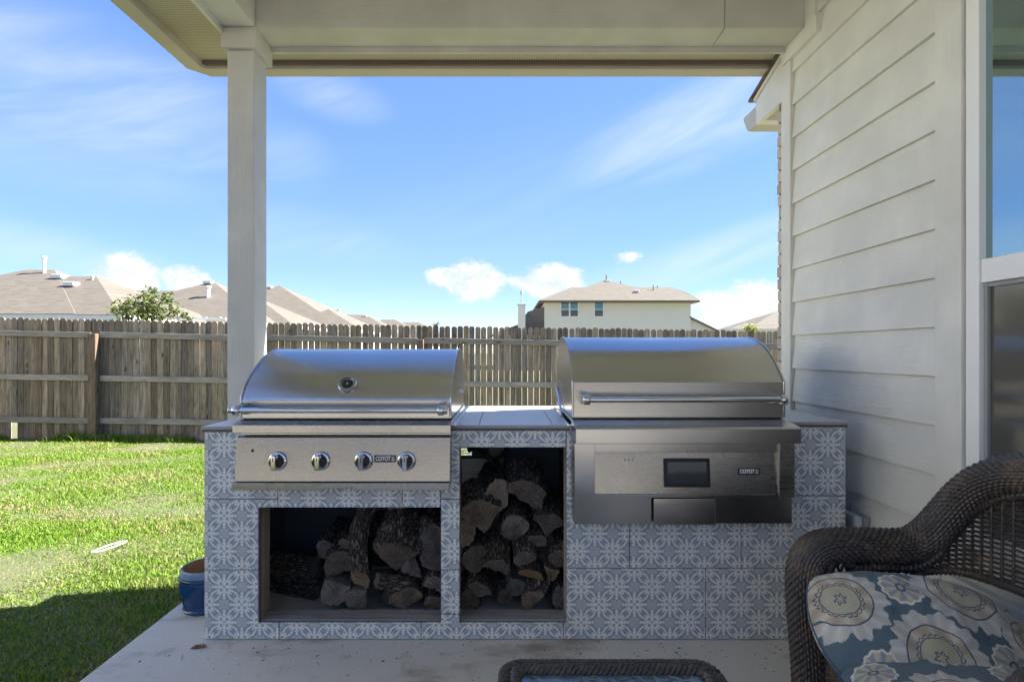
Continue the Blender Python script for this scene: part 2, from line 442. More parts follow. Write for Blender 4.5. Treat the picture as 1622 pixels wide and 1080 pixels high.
def m_leaf(name, c0, c1, c2):
    M = Mat(name); r = islrand(); b = mix(r, c0, c1); b = mix(sst(mth('FRACT', r*7.7), .75, 1.), b, c2)
    m = M.set(b, .5, spec=.3)
    tr = _node('ShaderNodeBsdfTranslucent'); _in(tr.inputs[0], b); ms = _node('ShaderNodeMixShader'); ms.inputs[0].default_value = .3
    NT[0].links.new(M.b.outputs[0], ms.inputs[1]); NT[0].links.new(tr.outputs[0], ms.inputs[2]); NT[0].links.new(ms.outputs[0], NT[0].nodes['Material Output'].inputs[0])
    return m
leaf_m = m_leaf('live oak leaf', (.045, .075, .02), (.13, .17, .045), (.26, .27, .07))
leaf_y = m_leaf('yellow green leaf', (.14, .18, .04), (.28, .30, .07), (.40, .38, .12))
palm_m = m_leaf('palm frond', (.08, .12, .03), (.17, .20, .06), (.25, .25, .1))
twig_m = m_plain('twig bark', (.11, .085, .06), .9)
# wicker
M = Mat('dark wicker'); p = coord(); n = noise(p, 55, 4, .6); n2 = noise(scalev(p, (1, 1, 1)), 9, 3)
b = mix(n, (.022, .019, .018), (.075, .062, .055)); b = mix(sst(n2 + (n-.5)*.5, .52, .70) * .5, b, (.155, .105, .062))
wicker = M.set(b, .36, spec=.45, normal=bump(n, .2, .002))
# suzani fabric
def m_fabric(name, meds, blue=(.066, .105, .132)):
    M = Mat(name); p = coord(); x, y, z = sep(p)
    wob = noise(p, 26, 3, .5, col=True)
    wx, wy, wz = sep(wob)
    x = x + (wx - .5) * .012; y = y + (wy - .5) * .012
    weave = noise(p, 420, 2); soft = noise(p, 24, 5, .68)
    c = mix(soft, blue, tuple(v*1.5 for v in blue))
    for cx, cy, R, kind in meds:
        u = x - cx; v = y - cy; r = mth('SQRT', u*u + v*v); an = mth('ARCTAN2', u, v)
        cream = mix(soft, (.52, .46, .35), (.78, .74, .65))
        if kind == 0:      # large ragged sunflower with rings
            lob = eabs(mth('SINE', an * 5.)) * 1.1 + mth('SINE', an * 23. + 1.) * .30 + (soft - .5) * 1.5
            edge = R * (.86 + lob * .13)
            pet = below(r / edge, 1., .02)
            petc = mix(eabs(mth('SINE', an * 9. + .8)) * .55, mix(soft, (.80, .76, .67), (.55, .50, .41)), (.36, .37, .38))
            c = mix(pet, c, petc)
            c = mix(below(r / R, .66, .012), c, mix(eabs(mth('SINE', an * 4.)), cream, (.44, .35, .24)))
            c = mix(below(eabs(r / R - .66), .017, .008), c, (.055, .09, .14))
            sc = below(eabs(r / R - .42 - eabs(mth('SINE', an * 11.)) * .05), .014, .008)
            c = mix(below(r / R, .43, .012), c, mix(soft, (.36, .32, .19), (.56, .52, .40)))
            c = mix(sc, c, (.055, .09, .14)); c = mix(below(eabs(r / R - .39), .012, .008), c, (.055, .09, .14))
            c = mix(below(eabs(r / R - .10 - mth('SINE', an*6.)*.03), .02, .01), c, (.06, .10, .15))
        else:              # small rosette
            edge = R * (1. + mth('SINE', an * 13.) * .045)
            c = mix(below(r / edge, 1., .03), c, (.72, .68, .58))
            c = mix(below(r / edge, .88, .03), c, mix(sst(mth('SINE', an * 8.), -.1, .3), mix(soft, (.44, .37, .26), (.60, .53, .40)), (.27, .30, .33)))
            c = mix(below(r / R, .24, .03), c, (.05, .09, .14)); c = mix(below(r / R, .13, .03), c, (.40, .40, .36))
    c = mix(weave * .35, c, (.08, .09, .10))
    return M.set(c, .9, normal=bump(weave * .5 + soft * .8, .25, .003), Sheen_Weight=.15)
# glazed pot
M = Mat('blue glaze'); p = coord(); n = noise(p, 14, 5, .6); n2 = noise(p, 5, 4, .6)
b = mix(n2, (.006, .030, .085), (.010, .058, .15)); b = mix(sst(n, .66, .74)*.7, b, (.30, .22, .15))
glaze = M.set(b, sst(n, .3, .8, .10, .3), spec=.6, normal=bump(n2, .15, .006))
glaze_pale = m_plain('pale blue glaze', (.17, .25, .33), .3, var=.2, vs=16)
terracotta = m_plain('terracotta inside', (.36, .20, .10), .85, var=.3, vs=20)
M = Mat('window glass upper'); n = noise(coord(), 5, 3)
g1 = _node('ShaderNodeBsdfGlossy'); g1.inputs['Roughness'].default_value = .03; g1.inputs['Color'].default_value = (.50, .68, .70, 1)
ms = _node('ShaderNodeMixShader'); ms.inputs[0].default_value = .62
M.set((.03, .045, .05), .2); NT[0].links.new(M.b.outputs[0], ms.inputs[1]); NT[0].links.new(g1.outputs[0], ms.inputs[2]); NT[0].links.new(ms.outputs[0], NT[0].nodes['Material Output'].inputs[0])
glass_up = M.m
M = Mat('window glass behind insect screen')
g1 = _node('ShaderNodeBsdfGlossy'); g1.inputs['Roughness'].default_value = .10; g1.inputs['Color'].default_value = (.42, .43, .42, 1)
ms = _node('ShaderNodeMixShader'); ms.inputs[0].default_value = .32
M.set((.075, .07, .06), .7); NT[0].links.new(M.b.outputs[0], ms.inputs[1]); NT[0].links.new(g1.outputs[0], ms.inputs[2]); NT[0].links.new(ms.outputs[0], NT[0].nodes['Material Output'].inputs[0])
glass_lo = M.m
M = Mat('hammered table glass'); p = coord(); n = noise(p, 34, 3, .55, .6)
table_glass = M.set((.10, .14, .17), .08, spec=1.0, normal=bump(n, .9, .012), Coat_Weight=.6)
grey_box = m_plain('grey electrical box', (.27, .275, .28), .5)
rubber = m_plain('black hose', (.015, .015, .015), .6)
# ================================================================ SETTING
def gz(x, y):
    t = min(1., max(0., (y - 3.4) / 4.7)); s = max(-1., min(14., x + 7.2))
    return -.085 - .0165 * s * t
# ground sheet to the horizon
xs = sorted(set([-400,-200,-120,-80,-50,-30,-20,-14] + [round(-10+.5*i, 3) for i in range(41)] + [14,20,30,50,80,120,200,400]))
ys = sorted(set([-100,-40,-20,-10,-6,-4] + [round(-2+.5*i, 3) for i in range(27)] + [14,18,25,40,60,90,140,220,400]))
rg = random.Random(3)
G = [[(x, y, gz(x, y) + (rg.uniform(-.012, .012) if abs(x) < 10 and 1 < y < 10 and x < -2 else 0)) for x in xs] for y in ys]
g = MB().grid(G).build('ground', soil, smooth=180); tag(g, 'earth and thatch under the lawn', 'ground', kind='structure')
# lawn blades
rs = np.random.RandomState(5)
def blades(n, x0, x1, y0, y1, keep=None):
    X = rs.uniform(x0, x1, n); Y = rs.uniform(y0, y1, n)
    if keep is not None: k = keep(X, Y); X = X[k]; Y = Y[k]
    return X, Y
sets = [blades(85000, -4.4, -1.63, 1.6, 4.2, lambda X, Y: X > -.95*Y - .35),
        blades(160000, -9.2, -1.2, 4.2, 8.05, lambda X, Y: X > -.97*Y - .3),
        blades(14000, -1.6, 3.5, 3.4, 8.0),
        blades(110000, -9.6, -1.63, -1.9, 8.05, lambda X, Y: X < -.95*Y - .3)]
wide = sum(len(a) for a, b in sets[:3])
X = np.concatenate([a for a, b in sets]); Y = np.concatenate([b for a, b in sets])
Xw = rs.uniform(-9.2, -1.4, 9000); Xw = Xw[np.sin(Xw*4.7)+np.sin(Xw*2.1+1) > -.4]; Yw = 8.1+.022*(Xw+7.2) - .02 - np.abs(rs.normal(0, .10, len(Xw)))
nw = len(Xw); X = np.concatenate([X, Xw]); Y = np.concatenate([Y, Yw])
n = len(X)
T = np.clip((Y-3.4)/4.7, 0, 1); SS = np.clip(X+7.2, -1, 14); Z = -.085 - .0165*SS*T - .006
hn = .5+.5*np.sin(X*3.1+np.sin(Y*2.3)*2)*np.cos(Y*2.7+X*.8)
H = rs.uniform(.014, .033, n)*(0.65+.6*hn)*(1+.2*(rs.rand(n) > .96)*3); Wd = rs.uniform(.0022, .0040, n)*(1+.13*np.clip(Y-2.5, 0, 6))
Wd[wide:] *= 1.9; H[wide:] *= 1.2
H[-nw:] *= rs.uniform(1.3, 3.6, nw)
A = rs.uniform(0, 2*PI, n); Ln = rs.uniform(.15, .95, n)*H; La = rs.uniform(0, 2*PI, n)
ca, sa = np.cos(A)*Wd, np.sin(A)*Wd; lx, ly = np.cos(La)*Ln, np.sin(La)*Ln
V = np.empty((n, 5, 3))
V[:,0] = np.stack([X-ca, Y-sa, Z], 1); V[:,1] = np.stack([X+ca, Y+sa, Z], 1)
V[:,2] = np.stack([X+ca*.8+lx*.35, Y+sa*.8+ly*.35, Z+H*.6], 1); V[:,3] = np.stack([X-ca*.8+lx*.35, Y-sa*.8+ly*.35, Z+H*.6], 1)
V[:,4] = np.stack([X+lx, Y+ly, Z+H], 1)
me = bpy.data.meshes.new('lawn_grass'); me.vertices.add(n*5); me.vertices.foreach_set('co', V.ravel())
base = (np.arange(n)*5)[:, None]
loops = np.concatenate([base+np.array([[0,1,2,3]]), base+np.array([[3,2,4]])], 1).ravel()
me.loops.add(n*7); me.loops.foreach_set('vertex_index', loops)
me.polygons.add(n*2); st = np.stack([np.arange(n)*7, np.arange(n)*7+4], 1).ravel()
me.polygons.foreach_set('loop_start', st); me.polygons.foreach_set('loop_total', np.tile([4, 3], n))
me.materials.append(grass_m); me.update(calc_edges=True); me.validate()
go = bpy.data.objects.new('lawn_grass', me); C.objects.link(go)
tag(go, 'patchy bright green lawn grass with straw coloured patches', 'grass', kind='stuff')
# weedy clumps along the foot of the fence
# ---- patio slab
sl_ = MB(); sl_.box(-1.585, 1.62, -1.9, 3.16, -.16, 0.)
tag(sl_.build('patio_slab', concrete, bevel=.012), 'stained broom finished concrete patio slab', 'patio', kind='structure')

tag(BX('terrace', m_plain('weathered terrace paving', (.27, .25, .215), .85, var=.2, vs=3), None, -5.5, 4.0, -8.5, -1.92, -.16, -.01), 'weathered paved terrace behind the viewer', 'terrace', kind='structure')
# ================================================================ FENCE
fence = thing('wooden_fence', 'weathered grey cedar picket privacy fence with three rails across the yard', 'fence', (-2, 8.2, -.2))
def fy(x): return 8.12 + .022 * (x + 7.2)
def ftop(x): return 1.73 - .0175*(x+7.6) if x < -.97 else 1.614 - .0142*(x+.97)
def picket_mesh(wd, h, rgen):
    r = wd*.5; pts = [(-r, 0), (r, 0), (r, h-.030-.006*rgen.random())]
    for t in (20, 45, 70, 90, 110, 135, 160):
        a = math.radians(t); pts.append((r*math.cos(a)*(1.0), h-.032+.032*math.sin(a)))
    pts.append((-r, h-.030-.006*rgen.random()))
    mb = MB().prism(pts, 'y', 0, .017)
    return mb
rp = random.Random(11)
masters = [picket_mesh(wv, 1.83, rp) for wv in (.0885, .0870, .0855, .0838, .080, .0775)]
masters = [m.build('picket', picket_m) for m in masters]
used = set(); x = -9.4; idx = 0
while x < 5.6:
    tight = x < -3.6
    k = rp.choice([0, 0, 1, 1, 2, 3]) if tight else rp.choice([2, 3, 4, 4, 5])
    o = masters[k]
    loc = (x, fy(x), ftop(x) - 1.83 + rp.uniform(-.011, .011))
    if k not in used: used.add(k); o.location = loc; part(o, fence)
    else: o = dup(o, loc, fence)
    o.rotation_euler = (rp.uniform(-.004, .004), rp.uniform(-.005, .005), rp.uniform(-.03, .03))
    if abs(x + 7.38) < .047:      # the board broken off below the bottom rail
        m2 = picket_mesh(.087, 1.50, rp).build('picket', picket_m); m2.location = (loc[0], loc[1], loc[2] + .33); part(m2, fence)
        bpy.data.objects.remove(o) if o not in masters else setattr(o, 'scale', (1, 1, .8))
    x += .0905; idx += 1
posts = [-8.62, -6.18, -3.74, -1.30, 1.14, 3.58, 6.0]
for i, px_ in enumerate(posts):
    wd = .062 if i == 1 else .047
    yy = fy(px_); zt = ftop(px_) - .215
    b = MB(); R = random.Random(i); ring = []
    for k in range(9):
        z = gz(px_, yy) - .1 + (zt - gz(px_, yy) + .1) * k / 8
        ring.append([(px_ - wd*R.uniform(.93, 1.05), yy-.115+R.uniform(-.004, .004), z), (px_ + wd*R.uniform(.93, 1.05), yy-.115+R.uniform(-.004, .004), z), (px_+wd, yy-.045, z), (px_-wd, yy-.045, z)])
    vs = [p for r in ring for p in r]
    fs = [(k*4+j, k*4+(j+1)%4, (k+1)*4+(j+1)%4, (k+1)*4+j) for k in range(8) for j in range(4)] + [(3,2,1,0), (32,33,34,35)]
    b.add(vs, fs).build('fence_post', post_m, fence, bevel=.008)
    if i + 1 < len(posts):
        qx = posts[i+1]
        for dz in (.235, .885, 1.525):
            xa = px_ + wd + .002; xb = qx - (.064 if i == 0 else .049)
            sgn = R.uniform(-.006, .006)
            za, zb = ftop(xa) - dz + sgn, ftop(xb) - dz - sgn
            ya, yb = fy(xa), fy(xb)
            d0, d1 = -.040, -.002
            h = .043
            b = MB().add([(xa,ya+d0,za-h),(xb,yb+d0,zb-h),(xb,yb+d1,zb-h),(xa,ya+d1,za-h),(xa,ya+d0,za+h),(xb,yb+d0,zb+h),(xb,yb+d1,zb+h),(xa,ya+d1,za+h)],
                     [(0,3,2,1),(4,5,6,7),(0,1,5,4),(1,2,6,5),(2,3,7,6),(3,0,4,7)])
            b.build('rail', rail_m, fence, bevel=.004)

# the yard's other fence, behind the viewer
rf = thing('wooden_fence', 'weathered picket fence closing the far side of the yard behind the viewer', 'fence', (0, -9, -.1))
x = -11.
while x < 7.:
    o = dup(masters[rp.choice([0, 1, 2, 3])], (x, -9., -.1+rp.uniform(-.01, .01)), rf); o.rotation_euler = (0, 0, PI); o.scale = (1.55, 1, 1); x += .141
for dz in (.25, .9, 1.55): BX('rail', rail_m, rf, -11, 7, -8.998, -8.96, 1.73-dz-.04, 1.73-dz+.04)

sf = thing('wooden_fence', 'weathered picket fence along the side of the yard, outside the left of the view', 'fence', (-9.75, 0, -.1))
y_ = -8.9
while y_ < 8.0:
    o = dup(masters[rp.choice([0, 1, 2, 3])], (-9.75, y_, -.1+rp.uniform(-.01, .01)), sf); o.rotation_euler = (0, 0, PI/2); o.scale = (1.55, 1, 1); y_ += .141
for dz in (.25, .9, 1.55): BX('rail', rail_m, sf, -9.748, -9.71, -8.9, 8.0, 1.73-dz-.04, 1.73-dz+.04)

# ================================================================ HOUSES BEYOND THE FENCE
def hip(mb, x0, x1, y0, y1, ze, p, ov=.4, drop=0.):
    x0 -= ov; x1 += ov; y0 -= 0; y1 += ov; ze -= drop
    w_, d = x1-x0, y1-y0; h = min(w_, d)/2; zr = ze+p*h; xm, ym = (x0+x1)/2, (y0+y1)/2
    r0, r1 = ((x0+h, ym, zr), (x1-h, ym, zr)) if w_ >= d else ((xm, y0+h, zr), (xm, y1-h, zr))
    c = [(x0,y0,ze),(x1,y0,ze),(x1,y1,ze),(x0,y1,ze)]
    if w_ >= d: fs = [(0,1,5,4),(1,2,5),(2,3,4,5),(3,0,4)]
    else: fs = [(0,1,4),(1,2,5,4),(2,3,5),(3,0,4,5)]
    mb.add(c+[r0, r1], fs)
    return (x0, x1, y0, y1, ze)
def fascia(mb, b, t=.16):
    x0, x1, y0, y1, ze = b
    mb.box(x0+.01, x1-.01, y0+.01, y1-.01, ze-t, ze-.012)
def house_far(name, label, hips, group=None, wall=None, fm=None, base=(0, 0)):
    h = thing(name, label, 'house', (base[0], base[1], -.2), group)
    r = MB(); fa = MB(); wl = MB()
    for i, (x0, x1, y0, y1, ze, p) in enumerate(hips):
        bb = hip(r, x0, x1, y0, y1, ze, p, 0., .018*i); fascia(fa, (bb[0]+.013*i, bb[1]-.013*i, bb[2]+.013*i, bb[3]-.013*i, bb[4]))
        wl.box(x0+.45+.01*i, x1-.45-.01*i, y0+.45+.01*i, y1-.45-.01*i, -.3, ze-.17-.02*i)
    ro = r.build('roof', shingle, h); fa.build('fascia', fm or far_white, h); wl.build('wall', wall or far_wall, h)
    return h, ro
def pipe(parent, x, y, z, h=.5, r=.05, m=None, cap=True):
    b = MB().cyl((x, y, z-.2), (x, y, z+h), r, n=8)
    if cap: b.cyl((x, y, z+h), (x, y, z+h+.07), r*1.5, n=8)
    return b.build('vent_pipe', m or pipe_m, parent, smooth=40)
def boxvent(parent, x, y, z):
    return MB().box(x-.2, x+.2, y-.22, y+.1, z-.03, z+.12).build('roof_vent', far_white, parent, bevel=.02)
G1 = 'houses in a row beyond the fence'
hA, rA = house_far('neighbour_house', 'long single storey house with tan hip roof, leftmost beyond the fence', [(-22.66, -13.6, 17, 25, 2.41, .5), (-20, -12.14, 17, 23.66, 2.41, .5)], G1, base=(-17, 21))
pipe(rA, -17.7, 20.66, 4.24, .55, .06, far_white); boxvent(rA, -16.7, 20.2, 3.97); boxvent(rA, -15.65, 19.45, 3.6); pipe(rA, -15.35, 20.0, 3.85, .1, .04)
hB, rB = house_far('neighbour_house', 'tan roofed house with white roof pipe, just left of the porch post', [(-18.9, -9.9, 22, 31, 2.41, .5), (-22, -12, 22, 28.8, 2.41, .5)], G1, base=(-14, 26))
pipe(rB, -13.6, 24.6, 3.72, .42, .09, far_white); boxvent(rB, -14.5, 26.3, 4.55)
hB2, rB2 = house_far('neighbour_house', 'low tan hip roof directly right of the porch post', [(-15.2, -9.2, 23.3, 29, 2.40, .5)], G1, base=(-12, 26))
hC, rC = house_far('neighbour_house', 'tallest tan hip roof rising right behind the porch post', [(-22, -8.8, 30, 43.2, 2.41, .5), (-12.5, -7.6, 28, 33.5, 2.41, .5)], G1, base=(-15, 36))
boxvent(rC, -15.9, 36.2, 5.5)
hD, rD = house_far('neighbour_house', 'fourth tan roof along the street with a box vent at its peak', [(-20.1, -10.1, 42, 52, 2.41, .5), (-13.5, -9, 40.5, 45, 2.41, .5)], G1, base=(-15, 47))
boxvent(rD, -15.2, 46.6, 4.75); boxvent(rD, -14.6, 46.9, 4.8)
hE, rE = house_far('neighbour_house', 'fifth tan roof along the street with a short level ridge', [(-21.5, -9.2, 50, 60.4, 2.41, .5)], G1, base=(-15, 55))
boxvent(rE, -14.4, 54.9, 4.8)
hF, rF = house_far('neighbour_house', 'small far tan roof second from the end of the row', [(-21.3, -8.3, 62, 73.4, 2.41, .5)], G1, base=(-15, 67))
hG, rG = house_far('neighbour_house', 'smallest farthest tan roof at the end of the row', [(-22.4, -6.8, 76, 89.4, 2.41, .5)], G1, base=(-15, 82))
# pergola posts of the second house
pg = thing('pergola', 'small white pergola with thin posts beside the oak shrub', 'pergola', (-12, 20, -.2))
for i in range(4):
    xx = -12.25 + i*.55; MB().box(xx-.03, xx+.03, 19.97, 20.03, -.2, 2.5).build('post', far_white, pg)
MB().box(-12.6, -10.4, 19.96, 20.04, 2.40, 2.48).build('beam', far_white, pg)
# unseen two storey house, added left of the view to bounce sun into the porch
fill_house = thing('two_storey_house', 'tall pale house added unseen left of the view to bounce sun onto the porch', 'house', (-17, 1, -.2))
MB().box(-22, -12.2, -8, 9.5, -.3, 5.6).build('wall', bounce_wall_m, fill_house)
rL = MB(); bb = hip(rL, -22.5, -11.7, -8.5, 10., 5.75, .42); rL.build('roof', shingle, fill_house); fb = MB(); fascia(fb, bb); fb.build('fascia', far_trim, fill_house)
for yw in (-5.5, -2.2, 3.2, 6.8):
    wnd = BX('window', far_white, fill_house, -12.21, -12.13, yw-.65, yw+.65, 3.3, 4.9)
    BX('upper_pane', far_glass, wnd, -12.14, -12.12, yw-.57, yw+.57, 4.14, 4.82); BX('lower_pane', far_screen, wnd, -12.14, -12.125, yw-.57, yw+.57, 3.38, 4.07)
# two storey house
hH = thing('two_storey_house', 'two storey cream house with brown hip roof rising behind the fence', 'house', (9, 48, -.2))
MB().box(3.12, 15.05, 44.0, 55, -.3, 5.34).build('wall', far_wall, hH)
fr_ = [(2.62,43.3,5.34),(5.7,47.1,6.84),(6.9,47.1,6.84),(8.98,49.5,7.8),(11.4,47.1,6.84),(14.4,47.1,6.84),(15.2,45.4,6.20),(15.6,43.3,5.34)]
bk = [(x_, 99.0-y_, z_) for x_, y_, z_ in fr_]
rH = MB(); nn = len(fr_)
rH.add(fr_+bk, [(0, 7, 6, 5, 4, 3, 2, 1)] + [tuple(nn+i for i in range(nn))] + [(i, i+1, nn+i+1, nn+i) for i in range(nn-1)])
rH = rH.build('roof', shingle, hH)
MB().box(2.66, 15.56, 43.34, 55.6, 5.20, 5.325).build('fascia', far_trim, hH)
pipe(rH, 9.15, 49.3, 7.65, .55, .06, far_trim, False); boxvent(rH, 9.2, 49.0, 7.55); boxvent(rH, 11.0, 45.6, 6.28); pipe(rH, 12.6, 46.2, 6.4, .5, .05, far_trim, False); pipe(rH, 13.2, 47.0, 6.75, .2, .05, far_trim, False); pipe(rH, 10.3, 48.6, 7.3, .25, .05, far_trim, False)
def far_window(parent, x0, x1, z0, z1, y):
    wn = MB()
    for a in ((x0-.06, x1+.06, y-.06, y+.02, z1, z1+.06), (x0-.06, x1+.06, y-.07, y+.02, z0-.07, z0), (x0-.06, x0, y-.06, y+.02, z0, z1), (x1, x1+.06, y-.06, y+.02, z0, z1), (x0, x1, y-.05, y+.02, (z0+z1)/2-.025, (z0+z1)/2+.025)): wn.box(*a)
    wn = wn.build('window', far_white, parent); zm = (z0+z1)/2
    MB().box(x0, x1, y-.02, y+.015, zm+.026, z1).build('upper_pane', far_glass, wn); MB().box(x0, x1, y-.012, y+.015, z0, zm-.026).build('lower_pane', far_screen, wn)
zt = CZ + (557-479.5)*44/F; zb = CZ + (557-501)*44/F
for a, b in ((889, 901), (903.3, 915.3), (942, 955)): far_window(hH, (a-802)*44/F, (b-802)*44/F, zb, zt, 44.0)
# its lower wings
lw = MB(); lw.add([(-1.5,45,2.6),(3.1,44.2,2.6),(3.1,44.2,4.9),(1.9,47.5,4.75),(1.0,47.5,3.6)], [(0,1,2,3,4)])
lw.add([(-1.5,45,2.6),(1.0,47.5,3.6),(1.0,50,3.6),(-1.5,52,2.6)], [(0,1,2,3)]).add([(1.9,47.5,4.75),(3.1,44.2,4.9),(3.1,50,4.9),(1.9,50,4.75)], [(0,1,2,3)])
lw.build('lower_roof', shingle, hH)
MB().box(-1.0, 3.1, 45.6, 52, -.3, 2.75).build('lower_wall', far_wall, hH)
ch = MB().box(.95, 1.54, 43.6, 44.2, -.3, 4.98).build('chimney', far_wall, hH)
MB().box(.90, 1.59, 43.55, 44.25, 4.98, 5.05).cyl((1.24, 43.9, 5.05), (1.24, 43.9, 5.9), .035, n=6).cyl((1.24, 43.9, 5.9), (1.24, 43.9, 6.15), .11, n=8).cyl((1.24, 43.9, 5.3), (1.24, 43.9, 5.4), .07, n=6).build('chimney_cap', pipe_m, ch)
MB().prism([(15.05, 4.0), (17.0, 3.05), (17.0, -.3), (15.05, -.3)], 'y', 44.3, 54).build('side_wing', far_wall, hH)
MB().prism([(14.98, 4.12), (17.25, 3.02), (17.25, 2.88), (14.98, 3.98)], 'y', 44.0, 54.2).build('side_roof', far_trim, hH)
# far right house
hR, rR = house_far('neighbour_house', 'distant pale house with gabled tan roofs beside the brick corner', [(26.5, 38, 58, 68, 4.0, .38), (23.9, 31, 57, 61.4, 3.7, .3)], None, base=(30, 62))
far_window(hR, 28.4, 29.2, 2.7, 3.5, 58.44); far_window(hR, 30.2, 31.2, 2.7, 3.5, 58.44)
# ---- foliage
def leaves(mb, blobs, n, size, seed, flat=.0):
    R = random.Random(seed); tot = sum(b[3]**2 for b in blobs)
    for bx, by, bz, br in blobs:
        for _ in range(int(n*br*br/tot)):
            d = Vector((R.gauss(0,1), R.gauss(0,1), R.gauss(0,1))).normalized()*br*(R.random()**.55)*(1+.45*math.sin(9*bx+R.random()*6))
            c = Vector((bx, by, bz))+d; s_ = size*R.uniform(.6, 1.3)
            a = Vector((R.gauss(0,1), R.gauss(0,1), R.gauss(0,.7))).normalized(); u = a.cross((R.gauss(0,1), R.gauss(0,1), 1)).normalized()
            mb.add([c-a*s_, c+u*s_*.42, c+a*s_, c-u*s_*.42], [(0,1,2,3)])
    return mb
sh = thing('oak_shrub', 'leafy young oak tree showing above the fence in front of the left roof', 'tree', (-7.2, 11, -.2))
B11 = [(195,490,15),(183,492,9),(214,483,15),(204,478,9),(238,476,17),(241,462,8),(237,456,4),(247,459,4),(228,468,8),(265,477,12),(262,470,7),(270,465,5),(277,492,13),(290,500,9),(225,500,22),(255,498,20),(240,488,18),(200,505,20),(300,506,6)]
bl = [(*P(a, b, 11 + .25*math.sin(a)), r*11/F) for a, b, r in B11]
leaves(MB(), bl, 2500, .04, 4).build('crown', leaf_m, sh)
tk = MB().tube(spline([(-7.2,11,-.2),(-7.22,11,.9),(-7.25,11,1.5),(-7.2,11,2.3)], 4), [.07-.0042*i for i in range(13)], 8)
for a, b, r in B11[::2]: tk.tube(spline([(-7.22,11,1.2), P((a+226)/2, (b+530)/2, 11), P(a, b, 11)], 4), [.028-.0025*i for i in range(9)], 5)
tk.build('trunk', twig_m, sh)
bs = thing('yellow_bush', 'small yellow green bush in front of the distant pale house', 'bush', (24, 54, -.2))
leaves(MB(), [(*P(1188, 519, 54), 7*54/F), (*P(1182, 521, 54), 5*54/F), (*P(1194, 521, 54), 5*54/F), (*P(1188, 526, 54), 14*54/F)], 700, .12, 8).build('crown', leaf_y, bs)
MB().cyl((24.4, 54, -.2), (24.4, 54, 3.5), .12, .06, 7).build('trunk', twig_m, bs)
for (pxx, pyy, Yp, lab) in ((691, 514, 62, 'tiny palm top peeking over the fence left of the clouds'), ):
    pm = thing('palm_tree', lab, 'palm', (*P(pxx, 600, Yp)[:2], -.2)); c = P(pxx, pyy+2, Yp); b = MB(); R = random.Random(2)
    for k in range(26):
        a = R.uniform(0, 2*PI); e = R.uniform(-.2, 1.2); L = R.uniform(.6, .95); d = Vector((math.cos(a)*math.cos(e), math.sin(a)*math.cos(e), math.sin(e)))
        u = d.cross((0,0,1)).normalized()*.05
        m_ = c+d*L*.6; t = c+d*L-Vector((0,0,.25*L)); b.add([c-u, c+u, m_+u*1.6, m_-u*1.6, t], [(0,1,2,3), (3,2,4)])
    b.build('crown', palm_m, pm); MB().cyl((c.x, c.y, -.2), c, .13, .1, 8).build('trunk', twig_m, pm)

# ================================================================ HOUSE WALL AT THE RIGHT
house = thing('house', 'house wall of pale grey lap siding with a white window, right of the grills', 'house', (1.6, 1.2, 0))
XW = 1.561
MB().box(1.601, 7.5, -1.7, 3.02, 0.02, 2.95).build('wall_core', paint_flat, house)
MB().prism([(3.04, 2.86), (.7, 3.56), (-1.9, 2.78), (-1.9, 2.66), (3.04, 2.66)], 'x', 1.585, 7.6).build('roof_body', shingle, house)
sb = .178; z0s = 1.3068 - 8*sb
def board(y0, y1, k, zt=None):
    a = z0s + k*sb; b = a + sb + .012
    if a < .01: a = .012
    m = MB().prism([(1.60, a), (XW-.0115, a), (XW+.0065, b), (1.60, b)], 'y', y0, y1)
    return m.build('siding_board', paint_y, house, bevel=.0015, seg=1)
for k in range(0, 19):
    a = z0s + k*sb
    if a > 3.05: break
    board(1.947, 2.925, k)
    if a + sb > 2.62 or a < .35: board(.52, 1.945, k)
    board(-1.7, .518, k)
BX('trim_board', paint_z, house, 1.545, 1.586, 1.832, 1.9455, .5, 2.70, .002)
BX('trim_board', paint_z, house, 1.545, 1.586, .52, .64, .5, 2.70, .002)
BX('trim_board', paint_y, house, 1.544, 1.587, .64, 1.832, 2.56, 2.70, .002)
BX('corner_board', paint_z, house, 1.540, 1.60, 2.926, 3.022, .0, 2.80, .002)
# cap of the pilaster under the beam, and the upright trim beside the beam end
BX('pilaster_cap', paint_y, house, 1.528, 1.60, 2.66, 3.00, 2.802, 2.882, .003)
BX('pilaster_cap', paint_y, house, 1.535, 1.60, 2.685, 2.99, 2.884, 3.2, .003)
# window
wn = MB()
y0, y1, zlo, zhi = .66, 1.828, .56, 2.555
for a in ((y1-.052, y1, zlo, zhi), (y0, y0+.052, zlo, zhi)): wn.box(1.556, 1.60, a[0], a[1], a[2], a[3])
wn.box(1.557, 1.60, y0+.052, y1-.052, zhi-.055, zhi); wn.box(1.557, 1.60, y0+.052, y1-.052, zlo, zlo+.06)
window = wn.build('window', white_vinyl, house, bevel=.003)
zm0 = CZ + (557-450)*1.8/F; zm1 = CZ + (557-413)*1.8/F
BX('meeting_rail', white_vinyl, window, 1.562, 1.60, y0+.053, y1-.053, zm0, zm1, .003)
BX('upper_pane', glass_up, window, 1.580, 1.5995, y0+.05, y1-.05, zm1, zhi-.05)
BX('lower_pane', glass_lo, window, 1.583, 1.5995, y0+.05, y1-.05, zlo+.05, zm0)
BX('screen_frame', grey_box, window, 1.572, 1.5825, y1-.066, y1-.0535, zlo+.06, zm0-.001)
BX('screen_frame', grey_box, window, 1.572, 1.5825, y0+.0535, y0+.066, zlo+.06, zm0-.001)
BX('screen_frame', grey_box, window, 1.5725, 1.5822, y0+.067, y1-.067, zm0-.014, zm0-.001)
